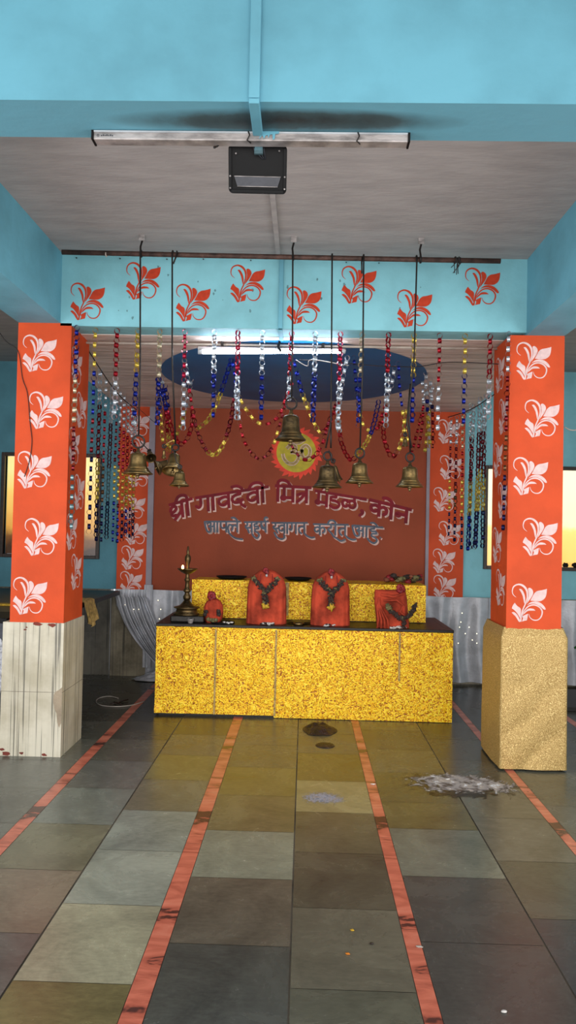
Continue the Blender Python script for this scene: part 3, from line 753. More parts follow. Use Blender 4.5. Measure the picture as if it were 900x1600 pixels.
make_bell(561.5, 755, 43, 32, 0, [rod(570)+[atY(567, 560, 4.49), END], [pp(568, .0), pp(567, -.03), pp(567.5, -.1)]], 'brass bell fifth along the pole, above the comma of the lettering', ringd=17)
make_bell(640, 761, 43, 32, 0, [rod(652)+[atY(647, 560, 4.49), atY(639, 640, 4.49), END], [atY(641, 600, 4.49), atY(636, 660, 4.49), atY(643, 700, 4.49)]], 'brass bell hanging rightmost on the iron pole', ringd=16)
# companions
def small(mx, my, w, h, rot, label, mt='brass', clap=True, Y=4.55, nm='small_bell'):
    return make_bell(mx, my, w, h, 0, [], label, nm, rot, None, mt, Y, ringd=7, clap=clap, group='small bells in the clusters')
t_, rc_, _ = small(236, 716, 17, 17, Euler((R(-50), R(-28), 0)), 'tiny brass bell tucked behind the shoulder of the leftmost bell', 'brass2', Y=4.58)
tt = MB().tube([rc_, atY(219, 690, 4.55), atY(218, 684, 4.5)], .003, 6).build('cord', M['string'], t_)
t_, rc_, _ = small(245, 731, 26, 21, Euler((R(-18), R(66), 0)), 'dark brass bell tipped sideways beside the tilted second bell', 'brass2', Y=4.56)
MB().tube([rc_, atY(268, 706, 4.54), atY(270, 700, 4.5)], .003, 6).build('cord', M['string'], t_)
t_, rc_, _ = small(280, 759, 31, 22, Euler((R(-4), 0, 0)), 'smaller brass bell hanging below the tilted second bell', Y=4.42)
MB().tube([rc_, atY(276, 722, 4.42), atY(271, 703, 4.47)], .003, 6).build('cord', M['string'], t_)
t_, rc_, _ = small(256, 716, 8, 13, None, 'tiny ribbed brass bell above the sideways bell', Y=4.6)
MB().tube([rc_, atY(262, 692, 4.56), atY(270, 688, 4.5)], .0025, 6).build('cord', M['straw'], t_)
t_, rc_, _ = small(530, 751, 12, 24, Euler((0, R(-18), 0)), 'small brass bell half hidden behind the dark low bell', 'brass2', Y=4.6)
MB().tube([rc_, atY(516, 712, 4.56), atY(514, 703, 4.5)], .003, 6).build('cord', M['string'], t_)
t_, rc_, _ = small(633, 697, 11, 12, None, 'tiny brass bell hanging above the rightmost bell', 'brass2', Y=4.6)
MB().tube([rc_, atY(634, 670, 4.58), atY(638, 640, 4.5)], .0025, 6).build('cord', M['string'], t_)

# lit tube at the rear slab
lt = thing('tube_light', (-.26, 5.1, 2.74), 'lit white tube light hanging just under the rear slab', 'light')
pL, pR = atY(313, 550, 5.12), atY(536, 549, 5.12)
MB().tube([pL+Vector((.02,0,0)), pR-Vector((.02,0,0))], .0135, 14).build('tube', M['tube'], lt)
for p in (pL, pR): MB().tube([p-Vector((.015,0,0)), p+Vector((.015,0,0))], .016, 12).build('holder', M['whitepl'], lt)
bevel(MB().box((pL.x-.02, 5.12, pL.z+.018), (pR.x+.02, 5.165, pL.z+.04)).build('batten', M['alu'], lt), .004)
for x in (-.6, .1): MB().box((x-.01, 5.13, pL.z+.035), (x+.01, 5.15, zs(5.14)+.002)).build('mounting_strap', M['iron'], lt)
MB().tube([(-.2, 5.1, 2.79), (-.21, 5.09, 2.75), (-.19, 5.08, 2.72)], .01, 8).build('lead', M['black'], lt)
o = MB().tube([(-1.88, 5.15, 2.775), (-.7, 5.15, 2.776), (1.3, 5.15, 2.776)], .009, 8).build('ceiling_pipe', M['wirewhite']); tag(o, 'thin white pipe fixed along the rear slab behind the chains', 'pipe')

# ================================================================== PAPER CHAINS
LR, LW, PITCH = .0185, .0165, .0315
def link(mb, c, axis, tang, ml=0):
    axis = (axis - tang*axis.dot(tang)).normalized(); side = tang
    oth = axis.cross(side).normalized(); N = 12; i = len(mb.v)
    for k in range(N):
        a_ = 2*math.pi*k/N; d = side*math.cos(a_)+oth*math.sin(a_)*.92
        mb.v += [c + d*LR - axis*LW/2, c + d*LR + axis*LW/2]
    for k in range(N):
        k2 = (k+1) % N; mb.f.append((i+2*k, i+2*k2, i+2*k2+1, i+2*k+1)); mb.m.append(ml); mb.sm.append(True)
crnd = random.Random(11)
CN = {'gold': 'gold', 'blue': 'blue', 'red': 'red', 'silver': 'silver', 'champagne': 'cream', 'maroon': 'maroon', 'pink': 'pink', 'navy': 'navy', 'brown': 'bronze', 'teal': 'grey'}
def chain(pts, secs, label, group):
    P = [Vector(p) for p in pts]
    seg = [(P[i+1]-P[i]).length for i in range(len(P)-1)]; tot = sum(seg)
    n_ = max(3, int(tot/PITCH)); tw = crnd.uniform(-.7, .7); ref0 = Vector((0, 1, 0))
    root = thing('paper_chain', P[0], label, 'paper chain', group)
    tt = sum(s_[1] for s_ in secs); acc = 0; bounds = []
    for c_, l_ in secs: acc += l_/tt; bounds.append((acc, c_))
    mbs = [MB() for _ in secs]
    for i in range(n_):
        f = (i+.5)/n_; d = f*tot; j = 0
        while j < len(seg)-1 and d > seg[j]: d -= seg[j]; j += 1
        c_ = P[j].lerp(P[j+1], min(1, d/seg[j])); tg = (P[j+1]-P[j]).normalized()
        a_ = tw + (math.pi/2 if i % 2 else 0) + crnd.uniform(-.22, .22)
        sidev = tg.cross(ref0); sidev = sidev.normalized() if sidev.length > .1 else Vector((1, 0, 0))
        ov = sidev.cross(tg).normalized()
        k = 0
        while k < len(bounds)-1 and f > bounds[k][0]: k += 1
        link(mbs[k], c_+Vector((crnd.uniform(-.0015, .0015), crnd.uniform(-.0015, .0015), 0)), ov*math.cos(a_)+sidev*math.sin(a_), tg)
    for k, (c_, l_) in enumerate(secs):
        if mbs[k].v: tag(mbs[k].build('foil_links', FO[c_], root), CN[c_]+' foil links')
    return root
ORD = ['first', 'second', 'third', 'fourth', 'fifth', 'sixth', 'seventh', 'eighth', 'ninth', 'tenth', 'eleventh', 'twelfth', 'thirteenth', 'fourteenth', 'fifteenth', 'sixteenth', 'seventeenth', 'eighteenth', 'nineteenth', 'twentieth']
def colours(secs):
    s_ = []
    for c_, _ in secs:
        if not s_ or s_[-1] != CN[c_]: s_.append(CN[c_])
    return ', '.join(s_[:-1])+' and '+s_[-1] if len(s_) > 1 else s_[0]
front = [
 (120, 512, 111, 826, [('blue', 83), ('champagne', 75), ('maroon', 72), ('teal', 80)]),
 (149, 513, 139, 834, [('gold', 66), ('blue', 74), ('maroon', 60), ('navy', 120)]),
 (183, 513, 178, 655, [('red', 75), ('silver', 62)]),
 (216, 514, 209, 672, [('gold', 70), ('blue', 74), ('silver', 14)]),
 (250, 514, 246, 664, [('champagne', 72), ('blue', 78)]),
 (289, 516, 286, 672, [('pink', 78), ('silver', 78)]),
 (335, 517, 333, 652, [('silver', 68), ('blue', 66)]),
 (372, 518, 370, 656, [('pink', 66), ('silver', 72)]),
 (410, 519, 408, 656, [('silver', 66), ('blue', 72)]),
 (456, 520, 451, 626, [('pink', 50), ('red', 20), ('silver', 34)]),
 (493, 520, 489, 660, [('silver', 66), ('blue', 74)]),
 (532, 521, 528, 672, [('pink', 74), ('silver', 76)]),
 (566, 523, 560, 668, [('champagne', 72), ('blue', 74)]),
 (607, 523, 603, 668, [('red', 64), ('silver', 80)]),
 (647, 523, 644, 660, [('gold', 66), ('blue', 72)]),
 (687, 523, 684, 672, [('red', 74), ('silver', 76)]),
 (727, 524, 724, 662, [('gold', 62), ('blue', 76)]),
 (766, 524, 763, 655, [('red', 72), ('silver', 60)]),
 (795, 534, 786, 836, [('silver', 66), ('maroon', 80), ('brown', 62), ('navy', 90)]),
]
for i, (x0, y0, x1, y1, secs) in enumerate(front):
    Y = 4.80 if i in (0, 18) else 4.86
    tp = atY(x0, y0, Y); tp.z = 2.80
    chain([tp, atY(x1, y1, Y)], secs, '%s foil chain, %s from left along the flowered beam' % (colours(secs), ORD[i]), 'paper chains hanging straight from the flowered beam')
# swags in the middle
def sw(pts, secs, where, Y=5.3):
    P = [atY(x, y, Y) for x, y in pts]; P = [p for p in smooth(P, 5)]
    chain(P, secs, '%s foil chain %s' % (colours(secs), where), 'sagging foil chain loops')
sw([(288,560),(296,610),(303,655),(317,695),(334,711),(350,692),(362,650),(366,622)], [('silver', 50), ('red', 60), ('maroon', 60), ('gold', 50), ('maroon', 70)], 'sagging between sixth and eighth straight chains')
sw([(370,600),(374,655),(382,690),(402,716),(422,705),(438,660),(450,612)], [('silver', 60), ('red', 35), ('maroon', 60), ('gold', 30), ('maroon', 60)], 'sagging left of the largest bell')
sw([(372,618),(388,645),(402,660),(418,662),(436,650),(446,622),(457,598)], [('gold', 60), ('red', 90)], 'looping shallowly left of the sun', 5.2)
sw([(362,560),(352,592),(342,622),(326,655),(308,670)], [('blue', 55), ('gold', 70)], 'falling diagonally to the lower left before the blue circle', 5.4)
sw([(362,560),(368,590),(369,622)], [('blue', 50), ('silver', 15)], 'dropping short beside the diagonal blue one', 5.38)
sw([(458,560),(466,592),(476,625),(488,655),(502,676),(518,655),(528,628)], [('blue', 62), ('gold', 70), ('red', 60)], 'swooping right of the largest bell')
sw([(446,676),(458,700),(474,718),(492,712),(505,690),(514,660),(526,625)], [('maroon', 60), ('red', 60), ('maroon', 80)], 'crossing the painted sun', 5.25)
sw([(529,655),(533,690),(547,718),(562,706),(576,685),(586,655),(592,625)], [('silver', 20), ('red', 60), ('gold', 50), ('blue', 60)], 'sagging behind the fifth bell')
sw([(543,556),(536,590),(529,640),(527,668)], [('silver', 100)], 'slanting beside the twelfth straight chain', 5.2)
sw([(553,556),(556,600),(562,640),(570,668),(584,672),(598,660),(604,635)], [('blue', 85), ('gold', 40), ('red', 50)], 'dipping between the thirteenth and fourteenth straight chains', 5.35)
sw([(599,665),(601,690),(612,713),(624,700),(632,670),(636,640)], [('red', 60), ('gold', 60)], 'forming a narrow loop left of the tiny hanging bell')
sw([(622,565),(625,610),(630,650),(636,690)], [('blue', 70), ('gold', 60)], 'hanging inside the right end of the blue circle', 5.25)
sw([(617,572),(612,600),(598,645),(590,672)], [('silver', 40), ('silver', 20), ('red', 60)], 'slanting left under the right end of the blue circle', 5.4)
sw([(252,600),(260,640),(272,680),(284,694),(297,675),(302,640)], [('blue', 40), ('red', 110)], 'low beside the left grey strip')
# bunches at left and right ends
for k, (pt, secs) in enumerate([
    ([(665,580),(668,640),(672,700)], [('silver', 40), ('blue', 25), ('gold', 60)]),
    ([(672,590),(676,650),(676,700)], [('silver', 35), ('navy', 20), ('maroon', 55)]),
    ([(660,590),(661,650),(654,700)], [('silver', 40), ('red', 70)]),
    ([(677,598),(670,650),(664,706)], [('silver', 35), ('gold', 70)]),
    ([(668,585),(660,640),(648,690),(643,710)], [('silver', 45), ('red', 70)])]):
    P = [atY(x, y, 5.9+.12*k) for x, y in pt]
    chain(smooth(P, 4), secs, '%s foil chain, %s in the bunch right of the rightmost bell' % (colours(secs), ORD[k]), 'bunched chains by the right rear column')
for k, (pt, secs) in enumerate([
    ([(246,590),(250,640),(254,690)], [('blue', 55), ('gold', 40)]),
    ([(252,588),(258,630),(262,682)], [('silver', 20), ('blue', 20), ('red', 60)]),
    ([(258,600),(264,650),(262,704)], [('blue', 50), ('gold', 50)]),
    ([(300,590),(290,640),(276,680),(262,706)], [('silver', 50), ('gold', 70)])]):
    P = [atY(x, y, 5.9+.12*k) for x, y in pt]
    chain(smooth(P, 4), secs, '%s foil chain, %s in the bunch behind the tilted bells' % (colours(secs), ORD[k]), 'bunched chains by the left rear column')
# rows hanging from the two slanting strings
sA, sB = Vector((-1.56, 5.215, 2.74)), atY(214, 641, 7.38)
lc = [(157,583,150,845,[('silver',55),('maroon',75),('gold',60),('navy',60)]), (166,596,158,846,[('silver',55),('red',80),('brown',60),('navy',60)]),
      (176,606,166,842,[('silver',60),('maroon',70),('teal',50),('navy',60)]), (184,605,176,846,[('silver',45),('maroon',75),('gold',62),('blue',60)]),
      (189,615,183,848,[('silver',60),('red',70),('gold',60),('maroon',10),('blue',50)]), (195,622,190,846,[('silver',60),('pink',70),('gold',60),('navy',50)]),
      (201,632,196,838,[('silver',60),('red',60),('gold',60),('blue',50)]), (207,640,202,840,[('silver',60),('red',60),('gold',60),('navy',50)]), (212,645,207,842,[('silver',55),('maroon',60),('gold',60),('navy',50)])]
for k, (x0, y0, x1, y1, secs) in enumerate(lc):
    Y = 5.75 + (x0-157)/55*1.55
    chain([atY(x0, y0-8, Y), atY((x0+x1)/2-.5, (y0+y1)/2, Y), atY(x1, y1, Y)], secs, '%s foil chain, %s back from the left pillar' % (colours(secs), ORD[k]), 'long chains on the left slanting string')
rc = [(760,617,741,858,[('silver',55),('maroon',60),('gold',60),('navy',60)]), (750,622,743,856,[('silver',60),('maroon',70),('gold',60),('blue',60)]), (757,640,754,856,[('silver',60),('maroon',60),('gold',55),('navy',60)]),
      (740,634,731,860,[('silver',60),('maroon',70),('gold',60),('blue',60)]), (736,632,734,858,[('silver',60),('maroon',70),('brown',60),('navy',70)]),
      (723,646,721,858,[('champagne',60),('red',60),('gold',60),('navy',60)]), (714,652,710,846,[('silver',50),('maroon',70),('brown',40),('navy',50)]), (705,654,701,842,[('silver',50),('maroon',45),('gold',50),('navy',50)])]
for k, (x0, y0, x1, y1, secs) in enumerate(rc):
    Y = 7.3 - (x0-700)/60*1.6
    chain([atY(x0, y0-2, Y), atY(x1, y1, Y)], secs, '%s foil chain, %s back from the right pillar' % (colours(secs), ORD[k]), 'long chains on the right slanting string')
def cable(name, P, r, mt, label, cat='string'):
    P = smooth([Vector(p) for p in P], 6); o = MB().tube(P, r, 6).build(name, M[mt]); return tag(o, label, cat)
mid = (sA+sB)/2-Vector((0, 0, .06))
cable('string', [sA, mid, sB], .004, 'string', 'dark string slanting from left pillar to left rear column')
cable('string', [Vector((1.30, 5.2, 2.47)), atY(735, 640, 6.2), atY(700, 652, 7.4)], .004, 'string', 'dark string slanting from right pillar to right rear column')
cable('wire', [(1.30, 5.1, 2.66), atY(700, 566, 5.2), atY(650, 573, 5.3), atY(580, 571, 5.3), atY(530, 566, 5.3), atY(468, 562, 5.15)], .003, 'string', 'thin dark wire running from right pillar to the lit tube', 'wire')
cable('wire', [atY(462, 562, 5.12), atY(480, 572, 5.1), atY(487, 562, 5.1), atY(535, 570, 5.2), atY(545, 571, 5.22)], .0028, 'wirewhite', 'white flex trailing right from the lit tube', 'wire')
cable('wire', [atY(-30, 470, 5.0), atY(5, 528, 4.85), atY(28, 548, 4.815), atY(35, 590, 4.815), atY(43, 615, 4.815), atY(47, 660, 4.815), atY(50, 690, 4.815), atY(46, 720, 4.815), atY(38, 745, 4.815)], .0028, 'string', 'thin dark wire hanging loosely over the left pillar front', 'wire')
cable('wire', [atY(882, 667, 5.0), atY(892, 672, 5.0), atY(905, 670, 5.0), atY(930, 655, 5.0)], .004, 'wirewhite', 'pale twisted wire leaving the right pillar outer edge', 'wire')
cable('wire', [atY(210, 632, 7.3), atY(250, 665, 7.2), atY(258, 640, 6.8)], .0025, 'string', 'faint slack wire crossing the left grey strip', 'wire')

# ================================================================== ALTAR
YT = 5.955; ZT = .73
al = thing('altar', (.01, 6.4, 0), 'long low altar covered in crinkled gold sheet with black stone top', 'altar')
MB().box((-1.14, YT+.02, 0), (1.165, 6.78, .695)).build('core', M['blackstone'], al)
bevel(MB().box((-1.175, YT-.012, .708), (1.197, 6.8, ZT)).build('stone_top', M['blackstone'], al), .004)
bevel(MB().box((1.145, YT+.1, ZT-.002), (1.19, 6.7, ZT+.001)).build('top_edging', M['blackstone'], al), .003)
xs = [-1.168, -.69, -.21, .282, .768, 1.19]
def sheet(x0, x1, y, z0, z1, k, n_=26):
    def fn(u, v):
        x = x0+(x1-x0)*u; z = z0+(z1-z0)*v
        d = .007*mnoise.noise(Vector((x*4, k*5, z*3)))+.003*mnoise.noise(Vector((x*16, k, z*16)))
        lo = max(0, .22-v)*max(0, 1-u*1.6) if k == 0 else 0
        d += .2*lo*mnoise.noise(Vector((x*9, 2, z*18)))
        return (x, y-.004-abs(d)-.001*k, z)
    return MB().grid(fn, n_, n_)
for k in range(5):
    z0 = .02 if k < 2 else .004
    o = sheet(xs[k]-(.008 if k else 0), xs[k+1], YT, z0, .707, k).build('gold_sheet', M['goldsheet'], al)
def side(x, y0, y1, z0, z1): return MB().grid(lambda u, v: (x+.004*mnoise.noise(Vector((0, u*9, v*9))), y0+(y1-y0)*u, z0+(z1-z0)*v), 20, 20)
side(-1.17, YT-.004, 6.78, .02, .707).build('gold_sheet', M['goldsheet'], al); side(1.192, YT-.004, 6.78, .01, .707).build('gold_sheet', M['goldsheet'], al)
# pale tape seams
for x in (-.69, -.21, .768):
    f_ = MB(); z_a, z_b = (.02, .70) if x < .5 else (.32, .70)
    f_.grid(lambda u, v: (x-.007+.014*u+.003*mnoise.noise(Vector((x, v*6, 0))), YT-.0165, z_a+(z_b-z_a)*v), 2, 18); f_.build('seam_tape', M['straw'], al)
# ledge on the altar
lg = thing('ledge', (.03, 6.55, ZT), 'narrow raised ledge wrapped in gold sheet along the altar back', 'ledge')
MB().box((-.94, 6.37, ZT), (1.02, 6.76, 1.045)).build('core', M['blackstone'], lg)
for i, (x0, x1) in enumerate(((-.952, -.22), (-.22, .02), (.02, 1.032))):
    sheet(x0, x1+.004, 6.365, ZT+.006, 1.058-.008*i*.5, 7+i, 30).build('gold_sheet', M['goldsheet'], lg)
o = MB().grid(lambda u, v: (-.952+1.984*u, 6.36+.4*v, 1.052+.003*mnoise.noise(Vector((u*20, v*4, 0)))), 30, 5).build('gold_sheet', M['goldsheet'], lg)
side(-.952, 6.36, 6.76, ZT+.006, 1.052).build('gold_sheet', M['goldsheet'], lg); side(1.032, 6.36, 6.76, ZT+.006, 1.052).build('gold_sheet', M['goldsheet'], lg)
f_ = MB().box((-.155, 6.343, ZT+.04), (-.125, 6.352, 1.05)); f_.build('seam_tape', M['straw'], lg)
# dark trays on the ledge
def tray(c, r, label):
    mb = MB(); mb.lathe([(0, 0), (r*.8, 0), (r, .018), (r, .022), (r*.96, .02), (r*.78, .006), (0, .006)], c, 30); o = mb.build('tray', M['black']); return tag(o, label, 'tray', 'dark trays on the ledge')
tray((-.635, 6.56, 1.058), .135, 'shallow dark round tray on the ledge left of the left large idol')
tray((-.05, 6.56, 1.058), .12, 'shallow dark round tray on the ledge between the two large idols')
# pile of wilted garland on the ledge
mb = MB(); rn = random.Random(5)
for k in range(34):
    mb.blob((.72+.30*rn.random(), 6.5+.1*rn.random(), 1.068+.05*rn.random()), .014+.012*rn.random(), (1.3, 1, .8), .3, k, 8, 5, (0, 1, 0, 2, 3)[k % 5])
o = mb.build('flower_heap', [M['garland'], M['dkred'], M['olive'], M['terracotta']]); tag(o, 'heap of wilted red and brown flowers on the ledge right end', 'flowers', kind='stuff')

# idols -------------------------------------------------------------
def idol(px0, px1, ztop, Y, label, shape, seed, depth=.09, name='draped_idol', FOLD=.006):
    p0, p1 = atY(px0, 975, Y), atY(px1, 975, Y); cx_ = (p0.x+p1.x)/2; w = (p1.x-p0.x)/2
    H = ztop-ZT
    t_ = thing(name, (cx_, Y, ZT), label, 'idol', 'red draped idols')
    def prof(v):      # half-width factor, left and right
        for i in range(len(shape)-1):
            a_, b_ = shape[i], shape[i+1]
            if a_[0] <= v <= b_[0]:
                f = (v-a_[0])/(b_[0]-a_[0]); return a_[1]+(b_[1]-a_[1])*f, a_[2]+(b_[2]-a_[2])*f
        return shape[-1][1], shape[-1][2]
    def fn(u, v):
        a_ = 2*math.pi*u; l, r_ = prof(v); cxs = (r_-l)/2; hw = (r_+l)/2
        sx = math.cos(a_); sy = math.sin(a_)
        sx = math.copysign(abs(sx)**.75, sx); d = depth*(1-.25*v)*(1 if v < .9 else math.sqrt(max(0, 1-((v-.9)/.1)**2))*.9+.1)
        fold = FOLD*(1-v*.75)*math.sin(a_*13+seed+2.5*mnoise.noise(Vector((u*5, v*3, seed))))*(.4+.6*abs(mnoise.noise(Vector((u*9, seed, v)))*2))
        x = cx_ + w*(cxs+hw*sx)*(1) + fold*sx*.5; y = Y + .03 + d*sy + (fold*1.5 if sy < 0 else 0)
        return (x, y, ZT+.001+H*v)
    mb = MB().grid(fn, 72, 30, 0, True, True); l, r_ = prof(1)
    mb.blob((cx_+w*(r_-l)/2, Y+.03, ztop-.012), w*(r_+l)/2*.9, (1, depth*.3/(w*(r_+l)/2+1e-5), .05), 0)
    o = mb.build('cloth_wrap', M['saffron'], t_); return t_, cx_, w
arch = [(0, 1.0, 1.0), (.5, .97, .97), (.68, .95, .95), (.78, .88, .88), (.87, .74, .74), (.94, .52, .52), (.98, .36, .36), (1, .22, .22)]
def garland(cx_, Y, z, label, sc=1., skew=0):
    mb = MB(); k = 0; rn = random.Random(int(abs(cx_)*1000)+3)
    arms = [[(-.098, .118), (-.05, .06), (0, .012)], [(.098, .118), (.05, .06), (0, .012)], [(0, .012), (0, -.05), (0, -.105)]]
    for j, arm in enumerate(arms):
        P = smooth([Vector((x_, z_, 0)) for x_, z_ in arm], 4)
        for i, p in enumerate(P):
            last = (j == 2 and i > 6); tip = (j < 2 and i == 0); knot = (j == 2 and i in (0, 1))
            d = (P[min(i+1, len(P)-1)]-P[max(i-1, 0)]).normalized(); nn = Vector((-d.y, d.x, 0))
            for q_ in range(5):
                r0 = .0085 if not last else .012
                off = nn*rn.uniform(-1, 1)*(.017 if j < 2 else .02)*sc*(1.2 if knot else 1) + d*rn.uniform(-.006, .006)
                mi = 1 if last else (2 if tip or knot or rn.random() < .13 else 0)
                mb.blob((cx_+p.x*sc+off.x, Y-.006*rn.random(), z+p.y*sc+off.y), r0*(.8+.5*rn.random()), (1.5 if q_ % 2 else .8, .8, .8 if q_ % 2 else 1.3), .5, k, 8, 6, mi, 2.4); k += 1
    o = mb.build('garland', [M['garland'], M['marigold'], M['olive']]); return tag(o, label, 'garland', 'dark leaf garlands on the idols')
t_, cx_, w_ = idol(384, 447, 1.168, 6.08, 'large arched idol in red cloth, left of the two big ones', arch, 1.3)
# chest cords, crown knot
def chest(t_, cx_, ztop, Y):
    mb = MB()
    for sg in (-1, 1): mb.tube([(cx_+sg*.045, Y-.058, ztop-.03), (cx_+sg*.05, Y-.068, ztop-.10), (cx_+sg*.02, Y-.074, ztop-.145), (cx_, Y-.076, ztop-.155)], .003, 6)
    mb.build('neck_cord', M['dkred'], t_)
    mb = MB(); mb.blob((cx_+.004, Y-.055, ztop-.02), .018, (1, .6, 1.1), .2); mb.build('crown_knot', M['dkred'], t_)
    mb = MB(); mb.blob((cx_+.002, Y-.068, ztop-.042), .010, (1, .5, 1.2), .2); mb.build('face_ornament', M['alu'], t_)
chest(t_, cx_, 1.168, 6.08)
garland(cx_-.004, 5.99, .985, 'dark leaf garland with yellow flower on the left large idol')
t_, cx_, w_ = idol(485, 547, 1.165, 6.08, 'large arched idol in red cloth, right of the two big ones', arch, 4.1)
chest(t_, cx_, 1.165, 6.08); garland(cx_+.002, 5.99, .985, 'dark leaf garland with yellow flower on the right large idol')
sq_ = [(0, .84, 1.0), (.3, .9, .95), (.6, 1.0, .88), (.85, 1.02, .82), (.95, 1.0, .76), (1, .96, .7)]
t_, cx_, w_ = idol(585, 640, 1.03, 6.02, 'squat square-shouldered idol in creased red cloth at the altar right end', sq_, 2.2, .085)
mb = MB()
for kk in range(4):
    mb.tube([(cx_-.11, 5.945, .98-kk*.02), (cx_-.13+.01*kk, 5.938, .90), (cx_-.12+.025*kk, 5.93, .80), (cx_-.125+.03*kk, 5.935, .735)], .008, 8)
mb.tube([(cx_-.10, 5.94, 1.0), (cx_, 5.925, .985), (cx_+.07, 5.93, 1.01)], .009, 8)
mb.tube([(cx_-.08, 5.94, .95), (cx_+.02, 5.925, .96), (cx_+.08, 5.93, .92), (cx_+.05, 5.93, .87), (cx_+.1, 5.935, .83)], .008, 8)
mb.build('cloth_fold', M['saffron'], t_)
mb = MB(); k = 0; rn = random.Random(21)
gp = smooth([Vector((-.045,.915,0)),Vector((-.02,.87,0)),Vector((.03,.835,0)),Vector((.08,.815,0)),Vector((.12,.845,0)),Vector((.15,.88,0)),Vector((.165,.92,0))], 4)
for i_, p in enumerate(gp+[Vector((.085,.79,0)), Vector((.085,.77,0)), Vector((.08,.75,0))]):
    for q_ in range(4):
        mb.blob((cx_+p.x+rn.uniform(-.014,.014), 5.925-.006*rn.random(), p.y+rn.uniform(-.012,.012)), .010*rn.uniform(.7,1.3), (1.3 if q_ % 2 else .8, .8, .8 if q_ % 2 else 1.2), .5, k, 8, 6, 2 if i_ < 4 or i_ == 12 else 0, 2.4); k += 1
tag(mb.build('garland', [M['garland'], M['marigold'], M['olive']]), 'wilted leaf garland slung across the square-shouldered idol', 'garland', 'dark leaf garlands on the idols')
# small round idol
ball = [(0, .75, .75), (.15, .92, .92), (.45, 1, 1), (.7, .92, .92), (.86, .7, .7), (.95, .4, .4), (1, .15, .15)]
t_, cx_, w_ = idol(317, 348, .925, 6.10, 'small round idol in red cloth beside the oil lamp', ball, 3.3, .075)
mb = MB()
for k, (x_, z_, mi) in enumerate([(-.055,.80,0),(-.05,.82,0),(.055,.80,0),(.05,.825,0),(-.01,.755,1),(.01,.75,1),(.03,.755,1),(-.03,.76,1)]):
    mb.blob((cx_+x_, 6.04, z_), .018, (1, .6, .9), .3, k, 8, 6, mi)
tag(mb.build('garland', [M['garland'], M['olive']]), 'scraps of dark garland on the small round idol', 'garland', 'dark leaf garlands on the idols')
def hib(c, r, label, seed=0):
    mb = MB(); rn = random.Random(seed)
    for k in range(7):
        a_ = k*.9+seed; d = Vector((math.cos(a_), -.35, math.sin(a_)*.8)).normalized()
        mb.blob(Vector(c)+d*r*.6, r*.55, (1, .5, 1), .35, k+seed, 8, 6)
    mb.blob(Vector(c)+Vector((0, -r*.4, 0)), r*.35, nz=.2)
    return tag(mb.build('red_flower', M['dkred']), label, 'flower', 'red flowers on the idols')
hib((cx_-.012, 6.09, .945), .035, 'ragged dark red flower on top of the small round idol', 1)
p = atY(415, 895, 6.02); hib((p.x, 6.04, 1.165), .022, 'dark red flower crowning the left large idol', 2)
p = atY(516, 892, 6.02); hib((p.x+.01, 6.04, 1.165), .025, 'dark red flower crowning the right large idol', 3)
p = atY(626, 921, 6.0); hib((p.x, 6.0, 1.045), .036, 'bright dark red flower on the square-shouldered idol corner', 4)
# petals at idol feet
def petals(c, n_, label, sx=.05):
    mb = MB(); rn = random.Random(int(c[0]*100)+50)
    for k in range(n_):
        p = Vector((c[0]+rn.uniform(-sx, sx), c[1]+rn.uniform(-.014, .014), c[2]+.008+rn.random()*.01)); mb.blob(p, .008+.006*rn.random(), (1.2, 1, .6), .3, k, 7, 5, 0 if k % 5 else 1)
    return tag(mb.build('petal_heap', [M['petalwhite'], M['garland']]), label, 'petals', 'petals at the idols feet', 'stuff')
petals((-.285, 5.985, ZT), 20, 'white and dark petals at the foot of the left large idol')
petals((.215, 5.985, ZT), 12, 'sparse petals at the foot of the right large idol', .04)
petals((.755, 5.945, ZT), 26, 'pile of white petals at the foot of the square-shouldered idol', .06)
petals((-.60, 5.99, ZT), 8, 'few white petals by the small metal cup', .03)
# cup and dishes
mb = MB().lathe([(0, 0), (.018, 0), (.02, .004), (.026, .03), (.028, .038), (.024, .036), (.018, .008), (0, .008)], (-.905, 6.0, ZT), 20); tag(mb.build('metal_cup', M['alu']), 'small shiny steel cup at the foot of the oil lamp', 'cup')
mb = MB().lathe([(0, 0), (.09, 0), (.10, .01), (.098, .012), (.088, .005), (0, .005)], (-.65, 6.06, ZT), 26); tag(mb.build('plate', M['black']), 'flat dark plate in front of the small round idol', 'plate')
mb = MB().lathe([(0, 0), (.03, 0), (.045, .02), (.042, .02), (.028, .005), (0, .005)], (-.035, 6.03, ZT), 22); tag(mb.build('metal_bowl', M['brass']), 'small brass bowl between the two large idols', 'bowl')
mb = MB()
mb.lathe([(0, .0), (.004, 0), (.1, .012), (.1, .016), (0, .012)], (-.03, 6.15, ZT), 20); tag(mb.build('offering_dish', M['blackstone']), 'flat dark dish behind the small brass bowl', 'dish')

